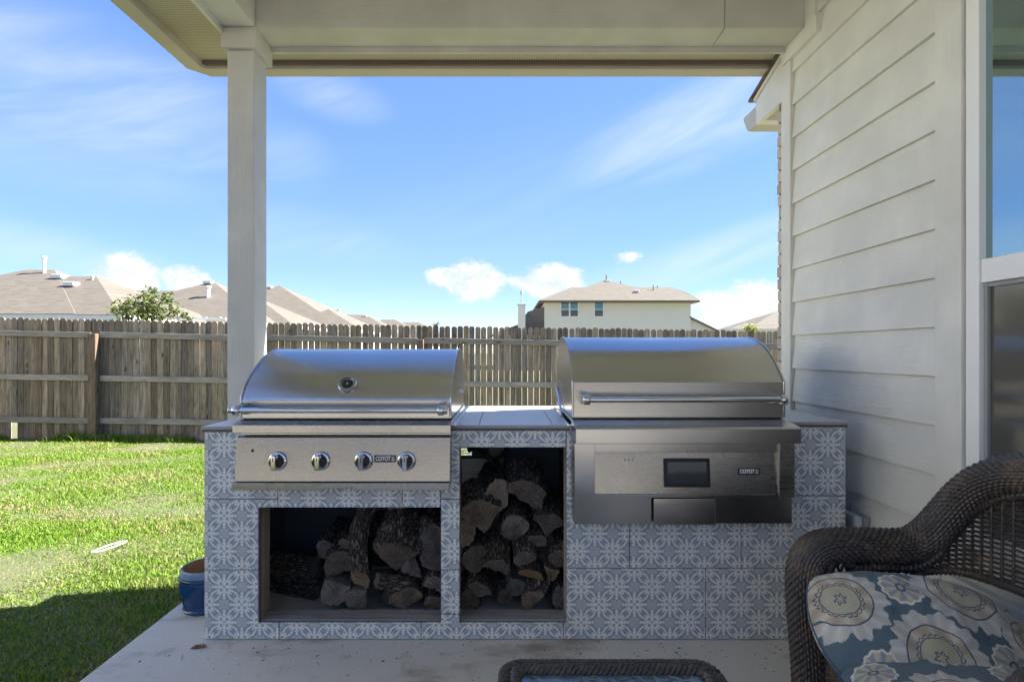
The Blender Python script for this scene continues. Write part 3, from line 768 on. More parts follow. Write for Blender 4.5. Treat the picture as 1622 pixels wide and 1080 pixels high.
# brick return at the house corner
bm_ = None; R = random.Random(5)
mort = BX('mortar', grout, house, 1.5655, 1.76, 3.023, 3.092, 0, 2.64)
bk0 = MB().box(-.07, .12, 0, .075, 0, .058).build('brick', brick_m, bevel=.004)
z = .012; first = True
while z < 2.56:
    loc = (1.632+R.uniform(-.003, .003), 3.030+R.uniform(-.004, .006), z)
    if first: bk0.location = loc; part(bk0, house); first = False
    else: dup(bk0, loc, house)
    z += .068
# boxed eave beyond the corner
MB().prism([(3.024, 2.63), (3.36, 2.63), (3.36, 2.775), (3.024, 2.872)], 'x', 1.556, 1.584).build('rake_board', paint_flat, house, bevel=.002)
MB().prism([(3.0, 2.882), (3.37, 2.777), (3.37, 2.80), (3.0, 2.905)], 'x', 1.546, 1.584).build('rake_trim', paint_y, house)
MB().prism([(2.98, 2.912), (3.41, 2.79), (3.41, 2.806), (2.98, 2.928)], 'x', 1.53, 1.79).build('shingle_edge', shingle, house)
MB().prism([(3.36, 2.632), (3.47, 2.632), (3.50, 2.66), (3.545, 2.735), (3.545, 2.75), (3.53, 2.75), (3.36, 2.75)], 'x', 1.56, 1.78).build('gutter', gutter_m, house)
BX('soffit', soffit_m, house, 1.586, 1.78, 3.10, 3.30, 2.656, 2.661)
BX('soffit_trim', paint_x, house, 1.586, 1.78, 3.30, 3.359, 2.631, 2.66)
# electrical outlet boxes on the siding
ob = thing('outlet_box', 'grey weatherproof outlet cover on the siding beside the tiled island', 'outlet', (1.55, 2.34, .46))
BX('back_box', grey_box, ob, 1.520, 1.556, 2.30, 2.395, .40, .512, .006)
MB().box(1.488, 1.5195, 2.292, 2.402, .392, .52).build('cover', m_plain('clear cover', (.42, .44, .45), .2), ob, bevel=.014, seg=3)
jb = thing('junction_box', 'plain grey flat box on the siding half hidden by the island', 'outlet', (1.55, 2.47, .47))
BX('box', grey_box, jb, 1.50, 1.556, 2.43, 2.53, .40, .545, .004)
BX('box_lid', grey_box, jb, 1.495, 1.4995, 2.425, 2.535, .395, .55, .002)

# ================================================================ PATIO COVER
pc = thing('patio_cover', 'painted patio roof with boxed beams, vented soffit, gutter and square post', 'patio roof', (-1.375, 2.86, 0))
ZB = 2.882
BX('beam_board', shaded_x, pc, -1.290, 1.123, 2.775, 2.95, ZB, 3.18, .003)
BX('beam_board', shaded_x, pc, 1.126, 1.534, 2.7765, 2.95, ZB+.001, 3.18, .003)
BX('side_beam', paint_y, pc, -1.4525, -1.2905, -1.0, 2.95, ZB+.0015, 3.18, .003)
BX('frieze_board', shaded_x, pc, -1.482, 1.528, 2.9505, 2.966, 2.852, 3.05, .002)
BX('frieze_board', paint_y, pc, -1.470, -1.453, -1.0, 2.950, 2.852, 3.05, .002)
MB().add([(-1.775,-1.0,2.91),(-1.4705,-1.0,2.91),(-1.4705,2.9665,2.91),(1.585,2.9665,2.91),(1.585,3.150,2.91),(-1.775,3.150,2.91)], [(0,1,2,3,4,5)][::-1]).build('soffit', soffit_m, pc)
gp = [(0, 2.866), (.085, 2.866), (.104, 2.90), (.104, 2.935), (.112, 2.975), (.10, 2.98), (0, 2.98)]
gp = [(0, 2.866), (.09, 2.866), (.109, 2.90), (.109, 2.975), (0, 2.975)]
gt = MB()
path = [((-1.773, -1.5), (-1, 0)), ((-1.773, 3.148), (-1, 1)), ((1.585, 3.148), (0, 1))]
# mitred gutter with a small chamfer at the corner
rows = []
for (cx, cy), (ux, uy) in (((-1.773,-1.0),(-1,0)), ((-1.773,3.125),(-1,.21)), ((-1.75,3.148),(-.21,1)), ((1.585,3.148),(0,1))):
    rows.append([(cx+ux*o_, cy+uy*o_, z_) for o_, z_ in gp])
m_ = len(gp); vs = [p for r in rows for p in r]
gt.add(vs, [(k*m_+j, k*m_+(j+1)%m_, (k+1)*m_+(j+1)%m_, (k+1)*m_+j) for k in range(3) for j in range(m_)] + [tuple(range(m_)), tuple(3*m_+j for j in range(m_))[::-1]])
gt.build('gutter', gutter_m, pc, bevel=.004)
BX('fascia_board', far_trim, pc, -1.79, 1.585, 3.130, 3.1465, 2.885, 2.98)
BX('fascia_board', far_trim, pc, -1.790, -1.7735, -1.0, 3.129, 2.885, 2.98)
BX('ceiling', paint_flat, pc, -1.2895, 1.56, -1.0, 2.7735, 3.10, 3.12)
MB().add([(-1.88,-1.1,2.985),(1.585,-1.1,2.985),(1.585,3.262,2.985),(-1.88,3.262,2.985),(-.1,.6,3.75),(1.585,.6,3.75),(1.585,1.4,3.75),(-.1,1.4,3.75)],
         [(0,1,5,4),(2,3,7,6),(3,0,4,7),(4,5,6,7),(1,2,6,5)]).build('roof', shingle, pc)
for yb in (2.79, -.95):
    post = BX('post', shaded_z, pc, -1.444, -1.307, yb, yb+.15, 0.0, ZB-.106, .003)
    cp = MB()
    cp.box(-1.466, -1.285, yb-.025, yb+.175, ZB-.105, ZB-.0005); cp.build('post_cap', shaded_x, post, bevel=.003)
    BX('post_base', shaded_x, post, -1.457, -1.294, yb-.013, yb+.163, .0, .09, .003)
# ================================================================ TILED GRILL ISLAND
isl = thing('grill_island', 'blue and white patterned tile grill island with two firewood niches', 'island', (.08, 2.68, 0))
IS = 2.28 / F
def tp(x, y): return ((x-802)*IS, max(.002, CZ-(y-557)*IS))
def poly_tile(pts, ox=None, dxx=0.):
    q = [tp(*p) for p in pts]; cx = sum(p[0] for p in q)/len(q); cz = sum(p[1] for p in q)/len(q)
    xs_ = sorted(set(round(p[0], 5) for p in q)); zs_ = sorted(set(round(p[1], 5) for p in q))
    # shrink every edge by half a joint: move each corner inwards along both axes
    n_ = len(q); g = .0018; out = []
    area = sum(q[i][0]*q[(i+1)%n_][1]-q[(i+1)%n_][0]*q[i][1] for i in range(n_)); sg = 1 if area > 0 else -1
    for i in range(n_):
        a, b, c = q[i-1], q[i], q[(i+1)%n_]
        ox_, oz_ = 0., 0.
        for (p0, p1) in ((a, b), (b, c)):
            ex, ez = p1[0]-p0[0], p1[1]-p0[1]; L = math.hypot(ex, ez)
            ox_ += -ez/L*g*sg; oz_ += ex/L*g*sg
        out.append((b[0]+ox_, b[1]+oz_))
    o0 = (xs_[0] if ox is None else tp(ox, 600)[0]) + dxx
    R = random.Random(int(pts[0][0]*7+pts[0][1])); d = R.uniform(-.0007, .0007)
    return MB().prism(out, 'y', 2.2800+d, 2.2895).build('tile', tile_m, isl, loc=(o0, 0, 0), bevel=.0012, seg=1)
def rt(x0, x1, y0, y1, **k): return poly_tile([(x0, y1), (x1, y1), (x1, y0), (x0, y0)], **k)
OX = .0105
poly_tile([(323,1013.5),(442,1013.5),(442,985.5),(409.5,985.5),(409.5,902),(323,902)], dxx=OX)
poly_tile([(323,902),(409.5,902),(409.5,804),(440,804),(440,790),(323,790)], dxx=OX)
rt(323, 440, 678.5, 790, dxx=OX)
rt(440, 637, 700, 804); rt(637, 698, 700, 804, ox=637)
rt(442, 667, 985.5, 1013.5)
poly_tile([(667,1013.5),(892.5,1013.5),(892.5,985.5),(728.5,985.5),(728.5,972),(698,972),(698,985.5),(667,985.5)])
rt(698, 728.5, 902, 972, ox=667); rt(698, 728.5, 790, 902, ox=692)
poly_tile([(698,790),(728.5,790),(728.5,709),(897,709),(897,676.5),(698,676.5)], ox=735)
rt(897, 1090, 673, 785, ox=880); rt(1090, 1340, 671.5, 785, ox=1115)
rt(897, 997.5, 785, 900, ox=886); rt(997.5, 1174, 785, 900, dxx=.016); rt(1174, 1340, 785, 900, dxx=.016)
poly_tile([(892.5,1013.5),(1118,1013.5),(1118,900),(897,900),(897,985.5),(892.5,985.5)]); rt(1118, 1340, 900, 1013.5)
# end faces
for xe, ang, zt_ in ((-1.2805, -PI/2, .893), (1.4375, PI/2, .912)):
    for ya, yb in ((0., .6), (.602, .79)):
        for za, zb_ in ((.001, .2985), (.3005, .5985), (.6005, zt_)):
            o = MB().box(ya if ang > 0 else -yb, yb if ang > 0 else -ya, 0, .010, za, zb_).build('tile', tile_m, isl, bevel=.0012, seg=1)
            o.location = (xe, 2.2905, 0); o.rotation_euler = (0, 0, ang)
# backing panels behind the tiles
x1a, x1b = (410-802)*IS, (697.5-802)*IS; x2a, x2b = (728-802)*IS, (896.5-802)*IS
bk = MB()
for a in ((-1.274, x1a-.001, 0.003, .880), (x1a-.001, x1b+.001, .562, .880), (x1a-.001, x1b+.001, .003, .068), (x1b+.001, x2a-.001, .003, .880),
          (x2a-.001, x2b+.001, .817, .880), (x2a-.001, x2b+.001, .003, .068), (x2b+.001, 1.431, .003, .902)):
    bk.box(a[0], a[1], 2.2900, 2.304, a[2], a[3])
bk.build('backing_panel', grout, isl)
# metal-grey jamb strips showing at the niche edges
BX('jamb', ply_m, isl, x1a-.042, x1a-.002, 2.3045, 2.392, .077, .61, .002)
BX('jamb', ply_m, isl, x2b+.002, x2b+.040, 2.3045, 2.392, .077, .85, .002)
BX('jamb', ply_m, isl, x1b+.003, x2a-.003, 2.3045, 2.392, .077, .85, .002)
BX('sill_board', board_m, isl, x1a-.04, x1b+.04, 2.3046, 2.397, .035, .0755, .003)
BX('sill_board', board_m, isl, x2a-.002+.002, x2b+.04, 2.3046, 2.397, .036, .0755, .003)
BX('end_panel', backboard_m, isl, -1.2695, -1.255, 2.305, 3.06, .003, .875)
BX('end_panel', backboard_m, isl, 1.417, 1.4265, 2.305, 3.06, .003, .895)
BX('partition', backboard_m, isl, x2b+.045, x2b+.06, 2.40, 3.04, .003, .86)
BX('block', ply_m, isl, -.575, -.490, 2.56, 2.65, .53, .62, .003)
BX('block', ply_m, isl, -.570, -.495, 2.60, 2.64, .40, .5295, .003)
BX('block', ply_m, isl, -.41, -.33, 2.50, 2.54, .555, .62, .003)
BX('stud', ply_m, isl, -.095, -.012, 2.92, 2.96, .003, .87, .003)
# back wall with a louvred vent
vx0, vx1, vz0, vz1 = -.262, -.195, .632, .674
for a in ((-1.2545, vx0, .003, .875), (vx1, 1.416, .003, .875), (vx0, vx1, .003, vz0), (vx0, vx1, vz1, .875)):
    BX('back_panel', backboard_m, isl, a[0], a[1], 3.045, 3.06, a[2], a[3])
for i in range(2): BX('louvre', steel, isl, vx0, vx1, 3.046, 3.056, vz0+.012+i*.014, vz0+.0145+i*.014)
BX('side_sheet', far_wall, isl, -.245, -.10, 2.97, 2.975, .1, .63)
# counter tops
def ctop(x0, x1, zt, joints_x, yj=2.698):
    xs_ = [x0]+joints_x+[x1]
    for a, b in zip(xs_, xs_[1:]):
        for ya, yb in ((2.2745, yj-.0015), (yj+.0015, 3.085)):
            BX('counter_tile', counter_m, isl, a+.0013, b-.0013, ya, yb, zt-.010, zt, .0012)
    BX('edge_trim', edge_trim, isl, x0, x1, 2.2715, 2.2742, zt-.0125, zt-.0005)
    BX('counter_bed', grout, isl, x0+.002, x1-.002, 2.2755, 3.08, zt-.024, zt-.0115)
ctop(-1.2865, -1.108, .903, []); ctop(-.2315, .2700, .9085, [-.117, .197]); ctop(1.161, 1.4425, .9235, [])
for xa, xb, yk in ((-1.107, -.2325, 2.904), (.271, 1.160, 2.954)):
    BX('counter_tile', counter_m, isl, xa, xb, yk, 3.085, .898, .908, .0012); BX('counter_bed', grout, isl, xa, xb, yk+.002, 3.08, .872, .8968)
# hoses in the niche
hs = thing('gas_hose', 'black flexible gas hose hanging in the tall niche above the logs', 'hose', (-.1, 2.86, .7))
MB().tube(spline([(-.20, 2.84, .70), (-.15, 2.82, .715), (-.085, 2.80, .66), (-.058, 2.80, .57), (-.062, 2.8, .45)], 8), .014, 8).build('hose', rubber, hs, smooth=60)
MB().tube(spline([(.01, 2.86, .72), (-.02, 2.84, .675), (-.06, 2.82, .64), (-.05, 2.81, .5)], 8), .009, 8).build('branch_hose', rubber, hs, smooth=60)

# ================================================================ GRILLS
def text_mesh(name, body, size, loc, mat, parent, tilt=0., ext=.0008):
    cu = bpy.data.curves.new(name, 'FONT'); cu.body = body; cu.size = size; cu.extrude = ext; cu.align_x = 'LEFT'; cu.align_y = 'CENTER'; cu.offset = size*.03
    t = bpy.data.objects.new(name, cu); C.objects.link(t); bpy.context.view_layer.update()
    me = bpy.data.meshes.new_from_object(t.evaluated_get(bpy.context.evaluated_depsgraph_get())); bpy.data.objects.remove(t)
    me.materials.clear(); me.materials.append(mat)
    o = bpy.data.objects.new(name, me); C.objects.link(o); o.location = loc; o.rotation_euler = (PI/2 + tilt, 0, 0)
    return part(o, parent), max(v.co.x for v in me.vertices)
def badge(parent, x0, x1, z0, z1, y, tilt=0.):
    zc = (z0+z1)/2; h = z1-z0; ty = math.tan(tilt)
    b = MB().add([(x0,y+(z0-zc)*ty,z0),(x1,y+(z0-zc)*ty,z0),(x1,y+(z1-zc)*ty,z1),(x0,y+(z1-zc)*ty,z1),(x0,y-.0025+(z0-zc)*ty,z0),(x1,y-.0025+(z0-zc)*ty,z0),(x1,y-.0025+(z1-zc)*ty,z1),(x0,y-.0025+(z1-zc)*ty,z1)],
                 [(0,1,2,3),(7,6,5,4),(4,5,1,0),(5,6,2,1),(6,7,3,2),(7,4,0,3)]).build('badge', badge_black, parent)
    L = x1-x0; sz = h*.86
    o, wd = text_mesh('lettering', 'COYOT', sz, (x0+L*.06, y-.0035, zc+.0002), badge_white, b, -tilt)
    o.scale = (L*.70/wd, 1.0, 1)
    e = MB(); xa = x0+L*.80; xb = x0+L*.935; lh = sz*.345
    for k in (-1, 0, 1):
        zz = zc+k*lh*.82; yy = y-.0028+(zz-zc)*ty; e.box(xa, xb, yy-.0012, yy, zz-lh*.17, zz+lh*.17)
    e.build('lettering', badge_white, b)
    return b
def hood(parent, prof, x0, x1, zb, m, band_z):
    poly = [p for p in prof]
    k = [i for i, p in enumerate(prof) if p[1] >= band_z][0]
    h = MB().prism(poly, 'x', x0+.004, x1-.004).build('hood', m, parent, smooth=28)
    BX('hood_band', m, parent, x0+.0042, x1-.0042, prof[0][0]-.0025, prof[0][0]+.01, zb+.002, band_z, .002)
    # end plates a little proud of the curved shell
    cy = sum(p[0] for p in poly)/len(poly); cz = sum(p[1] for p in poly)/len(poly)
    big = [(p[0] + (-.004 if p[0] < cy else .004), p[1] + (.004 if p[1] > zb+.05 else 0)) for p in poly]
    for a, b in ((x0-.004, x0+.0035), (x1-.0035, x1+.004)): MB().prism(big, 'x', a, b).build('hood_end', steel, parent, smooth=28, bevel=.0015)
    return h
def handle(parent, xa, xb, y, z, yh, r, xl, xr):
    hd = MB().lathe([(r*.85, 0), (r, .002), (r, xb-xa-.002), (r*.85, xb-xa)], (xa, y, z), (1, 0, 0), 20).build('handle', chrome, parent, smooth=40)
    for x in (xl, xr):
        MB().lathe([(r*1.55, -.013), (r*1.75, -.010), (r*1.75, .010), (r*1.55, .013)], (x, y, z), (1, 0, 0), 20).build('handle_collar', chrome, hd, smooth=40)
        MB().add([(x-.012,y+r*.6,z-.013),(x+.012,y+r*.6,z-.013),(x+.012,y+r*.6,z+.013),(x-.012,y+r*.6,z+.013),(x-.016,yh,z-.026),(x+.016,yh,z-.026),(x+.016,yh,z+.026),(x-.016,yh,z+.026)],
                 [(0,1,2,3),(7,6,5,4),(4,5,1,0),(5,6,2,1),(6,7,3,2),(7,4,0,3)]).build('handle_bracket', steel_dark, hd, bevel=.003)
    return hd
# ---- gas grill (left)
gg = thing('gas_grill', 'stainless gas grill with four knobs and a lid thermometer, on the left', 'grill', (-.67, 2.5, .66))
X0, X1 = -1.1066, -.232
prof1 = [(2.25,.941),(2.25,1.0152),(2.256,1.028),(2.265,1.046),(2.277,1.0645),(2.293,1.082),(2.312,1.100),(2.334,1.117),(2.357,1.1325),(2.385,1.149),(2.413,1.166),(2.442,1.182),(2.48,1.199),(2.52,1.2125),(2.561,1.2225),(2.61,1.2285),(2.66,1.2305),(2.72,1.2285),(2.78,1.216),(2.83,1.19),(2.862,1.145),(2.87,1.10),(2.87,.941)]
hood(gg, prof1, X0, X1, .941, steel, 1.0152)
BX('firebox', firebox_m, gg, X0+.02, X1-.02, 2.32, 2.86, .64, .9395)
MB().prism([(2.178,.889),(2.178,.921),(2.184,.9275),(2.2465,.9355),(2.90,.9365),(2.90,.912),(2.2525,.912),(2.2525,.889)], 'x', X0-.001, X1+.008).build('top_ledge', steel_panel, gg, bevel=.0025)
BX('lid_seal', black_metal, gg, X0+.006, X1-.006, 2.256, 2.86, .9368, .9412)
MB().prism([(2.252,.8885),(2.252,.871),(2.214,.866),(2.200,.689),(2.29,.689),(2.29,.8885)], 'x', X0-.001, X1+.002).build('control_panel', steel_panel, gg, bevel=.0015)
lp = [(X0-.004,.686),(X0-.004,.657),((514-802)*2.185/F,.657),((516-802)*2.185/F,.665),((561-802)*2.185/F,.665),((563-802)*2.185/F,.657),(X1+.001,.657),(X1+.001,.686)]
MB().prism(lp, 'y', 2.185, 2.279).build('drip_tray', steel_panel, gg, bevel=.0015)
BX('tray_gap', black_metal, gg, X0+.003, X1-.003, 2.206, 2.28, .6862, .6888)
def knob(parent, x, y, z):
    k = MB().lathe([(.0385, 0), (.0385, .004), (.036, .009), (.031, .011), (.0295, .006), (.026, .006)], (x, y, z), (0, -1, 0), 32).build('knob', chrome, parent, smooth=35)
    MB().lathe([(.0255, .004), (.0255, .016), (.0235, .019)], (x, y, z), (0, -1, 0), 28).build('knob_body', black_metal, k, smooth=35)
    g = MB(); pr = []
    for i in range(13):
        t = PI*i/12; pr.append((.0105*math.cos(t), .022+.009*math.sin(t)))
    pr += [(-.0105, -.030), (.0105, -.030)]
    g.prism([(x+a, z+b) for a, b in pr], 'y', y-.050, y-.0185).build('knob_grip', chrome, k, smooth=40, bevel=.003)
    MB().box(x-.0015, x+.0015, y-.0512, y-.0495, z+.006, z+.022).build('knob_pointer', black_metal, k)
for pxk in (440, 508, 576, 644): knob(gg, (pxk-802)*2.2045/F, 2.2065, .7713)
badge(gg, (593-802)*2.205/F, (627-802)*2.205/F, .7665, .795, 2.2068)
MB().lathe([(.0065, 0), (.0065, .003), (.004, .005)], ((400-802)*2.21/F, 2.2115, .8135), (0,-1,0), 14).build('igniter_light', black_metal, gg, smooth=40)
hd = handle(gg, -1.118, -.240, 2.170, .9825, 2.2495, .0118, -1.085, -.262)
# lid thermometer, square to the curved lid
gc = Vector((-.672, 2.287, 1.0765)); gd = Vector((0, -.74, .67)).normalized()
tg = MB().lathe([(.040, -.006), (.040, .008), (.036, .014), (.030, .015), (.0285, .009), (.024, .009)], gc, gd, 36).build('thermometer', steel_dark, gg, smooth=30)
MB().lathe([(.0238, .004), (.0238, .0095)], gc, gd, 32).build('gauge_face', gauge_blue, tg, smooth=40)
MB().lathe([(.017, .0097), (.017, .0125), (.0145, .0135), (.0135, .0105)], gc, gd, 28).build('gauge_ring', black_metal, tg, smooth=40)
MB().lathe([(.006, .0098), (.006, .013)], gc, gd, 14).build('gauge_hub', steel_dark, tg, smooth=40)
MB().cyl((X1+.006, 2.80, 1.02), (X1+.022, 2.80, 1.02), .010, n=14).build('hinge_pin', chrome, gg, smooth=40)
BX('side_flange', steel, gg, X1+.0082, X1+.024, 2.26, 2.93, .9095, .9125)
# ---- pellet grill (right)
pgc = thing('pellet_grill', 'stainless pellet grill with a black touch screen, on the right', 'grill', (.72, 2.5, .53))
X0, X1 = .2766, 1.159
prof2 = [(2.25,.944),(2.25,1.0915),(2.258,1.100),(2.272,1.117),(2.288,1.135),(2.307,1.1555),(2.328,1.176),(2.353,1.198),(2.382,1.2188),(2.42,1.240),(2.462,1.2585),(2.505,1.272),(2.551,1.2815),(2.60,1.2865),(2.66,1.287),(2.73,1.281),(2.79,1.268),(2.85,1.235),(2.895,1.18),(2.915,1.10),(2.92,.944)]
hood(pgc, prof2, X0, X1, .944, steel_dark, 1.0915)
BX('firebox', firebox_m, pgc, X0+.03, X1-.03, 2.31, 2.90, .56, .9425)
MB().prism([(2.12,.8556),(2.12,.914),(2.127,.9212),(2.246,.939),(2.95,.940),(2.95,.926),(2.27,.926),(2.27,.8556)], 'x', X0-.0035, X1+.0015).build('front_shelf', steel_dark, pgc, bevel=.0025)
BX('lid_seal', black_metal, pgc, X0+.006, X1-.006, 2.258, 2.91, .9402, .9443)
handle(pgc, .3075, 1.130, 2.160, 1.0258, 2.2478, .0118, .322, 1.112)
ZT, ZBt = .8555, .6385
XL, XR = .2706, 1.145
MB().box(XL, .352, 2.140, 2.279, ZBt, ZT).build('cheek', steel_dark, pgc, bevel=.0015)
MB().box(1.083, XR, 2.140, 2.279, ZBt, ZT).build('cheek', steel_panel, pgc, bevel=.0015)
MB().box(.3525, 1.0825, 2.150, 2.279, .8165, ZT-.0005).build('panel_header', steel_dark, pgc, bevel=.0015)
def sp(x, z, off=0.):      # the tilted control panel plane
    t = (.815 - z) / (.815 - .653); y = 2.158 - .012*t
    return (x, y - off, z - off*.07)
def slab(x0, x1, z0, z1, o0, o1):
    return MB().add([sp(x0,z0,o0),sp(x1,z0,o0),sp(x1,z1,o0),sp(x0,z1,o0),sp(x0,z0,o1),sp(x1,z0,o1),sp(x1,z1,o1),sp(x0,z1,o1)], [(0,1,2,3),(7,6,5,4),(4,5,1,0),(5,6,2,1),(6,7,3,2),(7,4,0,3)])
pn = slab(.3525, 1.0825, .6535, .8155, -.02, 0.).build('control_panel', steel_panel, pgc)
MB().box(.3525, 1.0825, 2.142, 2.279, ZBt+.0005, .6525).build('panel_footer', steel_dark, pgc, bevel=.0015)
sc = slab(.6275, .8120, .680, .7930, .0005, .006).build('touch_screen', badge_black, pgc, bevel=.002)
slab(.6420, .7975, .694, .7795, .0061, .0066).build('display', screen_m, sc)
dt = MB()
for i in range(3): dt.cyl(sp(.474+i*.0155, .7865, -.001), sp(.474+i*.0155, .7865, .0012), .0028, n=10)
dt.build('probe_ports', black_metal, pgc)
badge(pgc, (1167-802)*2.164/F, (1200.5-802)*2.164/F, .7285, .7535, 2.1515, .074)
MB().box(.273, .582, 2.160, 2.279, .5275, .6375).build('tray_panel', steel_dark, pgc, bevel=.002)
MB().box(.8365, 1.149, 2.168, 2.279, .5275, .6370).build('tray_panel', steel_dark, pgc, bevel=.002)
MB().prism([(2.1535,.5275),(2.1515,.60),(2.1545,.632),(2.279,.636),(2.279,.5275)], 'x', .589, .8350).build('pellet_drawer', steel_dark, pgc, bevel=.002)
BX('drawer_gap', black_metal, pgc, .5822, .5888, 2.20, 2.279, .53, .635)
MB().tube([(.262, 2.88, 1.035), (.262, 2.83, 1.035), (.262, 2.70, .985), (.262, 2.56, .918)], .006, 8).box(.256, .272, 2.82, 2.90, 1.015, 1.055).build('lid_arm', chrome, pgc, bevel=.002)
BX('side_flange', chrome, pgc, .2545, .2725, 2.26, 2.95, .9095, .9135)

# ================================================================ FIREWOOD
def vnoise(R):
    t = [[R.random() for _ in range(64)] for _ in range(64)]
    def f(u, v):
        i, j = int(math.floor(u)), int(math.floor(v)); a, b = u-i, v-j; a = a*a*(3-2*a); b = b*b*(3-2*b)
        g = lambda p, q: t[p % 64][q % 64]
        return (g(i,j)*(1-a)+g(i+1,j)*a)*(1-b)+(g(i,j+1)*(1-a)+g(i+1,j+1)*a)*b
    return f
def log(label, kind, px, py, Y, rpx, L, roll=0., yaw=0., pitch=0., end=None, squash=1., grp=None, bend=0., rough=1.):
    if pitch < 1.: pitch = pitch*.8 + .06
    if .2 < pitch < 1.: L *= .6
    rpx *= .93
    seed = int(px*13+py*7); R = random.Random(seed); nf = vnoise(R); r = rpx*Y/F
    cs = []
    if kind == 'round':
        for i in range(30):
            t = 2*PI*i/30; q = r*(1+.10*math.sin(2*t+seed)+.06*math.sin(3*t+seed*2)); cs.append((q*math.cos(t), q*math.sin(t)*squash, True))
    elif kind == 'half':
        for i in range(20):
            t = PI*i/19; q = r*(1+.06*math.sin(3*t+seed)); cs.append((q*math.cos(t), (q*math.sin(t)-.38*r)*squash, True))
        for i in range(1, 10): a = -1+2*i/10; cs.append((r*a, (-.38*r+.05*r*math.sin(9*a+seed))*squash, False))
    else:
        hw = {'wedge': .85, 'slim': .55, 'block': 1.15}[kind]
        for i in range(16):
            t = PI/2+hw-2*hw*i/15; q = 1.25*r*(1+.05*math.sin(4*t+seed)); cs.append((q*math.cos(t), (q*math.sin(t)-.55*r)*squash, True))
        ex, ez = cs[-1][:2]; sx_, sz_ = cs[0][:2]; tip = (R.uniform(-.12, .12)*r, (-.75 if kind != 'block' else -.62)*r*squash)
        for i in range(1, 8): a = i/8; cs.append((ex+(tip[0]-ex)*a, ez+(tip[1]-ez)*a+.05*r*math.sin(7*a+seed), False))
        for i in range(0, 8): a = i/8; cs.append((tip[0]+(sx_-tip[0])*a, tip[1]+(sz_-tip[1])*a+.05*r*math.sin(6*a+seed*3), False))
    m = len(cs); K = 16; vs = []; mb = MB()
    for k in range(K):
        s_ = k/(K-1); y = L*s_
        for i, (a, b, bark) in enumerate(cs):
            f = 1.
            if bark:
                rid = abs(math.sin(i*2.1 + 1.4*nf(i*.5, y*18)))       # furrows along the grain
                f += rough*((nf(i*.9, y*42+9)-.5)*.16 + (rid-.5)*.09 + (nf(i*.3, y*14)-.5)*.12)
            else: f += (nf(i*.8, y*9)-.5)*.07
            if k == 0 and bark: f *= .97
            bx = bend*math.sin(PI*s_)*L
            vs.append((a*f+bx, y + (nf(i*.6, 3)-.5)*.012*(1 if k in (0, K-1) else .2), b*f))
    fs = []; mi = []
    for k in range(K-1):
        for i in range(m):
            j = (i+1) % m; fs.append((k*m+i, k*m+j, (k+1)*m+j, (k+1)*m+i)); mi.append(0 if cs[i][2] and cs[j][2] else 2)
    c0 = len(vs); vs.append((0, -.004, 0)); c1 = len(vs); vs.append((0, L+.004, 0))
    for i in range(m):
        j = (i+1) % m; fs.append((c0, j, i)); mi.append(1); fs.append((c1, (K-1)*m+i, (K-1)*m+j)); mi.append(1)
    mb.v = vs; mb.f = fs; mb.mi = mi
    o = mb.build('log', [bark_m, end or endgrain, splitwood], smooth=35)
    o.location = P(px, py, Y); o.rotation_euler = Matrix.Rotation(yaw, 4, 'Z') .to_3x3().__matmul__(Matrix.Rotation(pitch, 3, 'X')).__matmul__(Matrix.Rotation(roll, 3, 'Y')).to_euler()
    tag(o, label, 'log', grp); return o
GA = 'firewood in the low wide niche'; GB = 'firewood in the tall niche'
# low wide niche, left
log('thick split log with pale square end at the left of the low niche heap', 'half', 541, 893, 2.47, 33, .36, roll=-.25, yaw=.15, squash=1.2, grp=GA, end=endgrain)
log('smooth grey slab lying across the top of the left split log', 'round', 548, 862, 2.49, 15, .32, roll=.45, yaw=-.35, pitch=.1, squash=.7, grp=GA)
log('round mossy bark end peeking out at the far left top of the low heap', 'round', 514, 869, 2.56, 16, .3, grp=GA)
log('dark charred split log resting on the sill at lower left of the low niche', 'wedge', 527, 936, 2.44, 33, .38, roll=2.6, yaw=.1, grp=GA)
log('tall crooked branch standing upright in the middle of the low niche', 'round', 571, 905, 2.46, 15, .30, yaw=-.15, pitch=1.28, grp=GA, bend=-.10, end=endgrain, rough=1.3)
log('pale wood chunk under the upright branch', 'block', 569, 916, 2.455, 20, .3, roll=.9, yaw=.2, grp=GA, end=endgrain_tan)
log('biggest barky wedge pointing down in the middle of the low niche', 'wedge', 629, 882, 2.46, 42, .34, roll=.05, pitch=.55, grp=GA, squash=1.1, rough=1.4)
log('short flaky chunk leaning diagonally below the big wedge', 'round', 596, 918, 2.43, 15, .17, roll=.3, yaw=-1.15, pitch=-.45, squash=.8, grp=GA, rough=1.5)
log('brown split log on the sill below the flaky chunk', 'wedge', 568, 948, 2.44, 27, .36, roll=-2.3, yaw=.2, grp=GA)
log('square grey log end on the sill right of centre in the low niche', 'block', 643, 948, 2.435, 27, .36, roll=-.2, yaw=.1, grp=GA)
log('slim brown split piece behind the square log end', 'slim', 656, 902, 2.48, 27, .34, roll=-.8, yaw=.1, grp=GA)
log('large round log at the right edge of the low niche', 'round', 690, 868, 2.49, 31, .36, yaw=.15, squash=1.2, grp=GA, rough=1.2)
log('small split log under the large round one at right of the low niche', 'half', 690, 926, 2.45, 23, .34, roll=.3, yaw=.1, grp=GA)
log('lowest small bark log in the right corner of the low niche', 'round', 687, 956, 2.45, 15, .34, yaw=.15, grp=GA)
log('long dark log lying deep in the shadow at the left of the low niche', 'round', 500, 905, 2.74, 22, .42, yaw=1.35, grp=GA)
log('lower dark log deep in the shadow at the left of the low niche', 'round', 510, 938, 2.70, 20, .40, yaw=1.2, grp=GA)
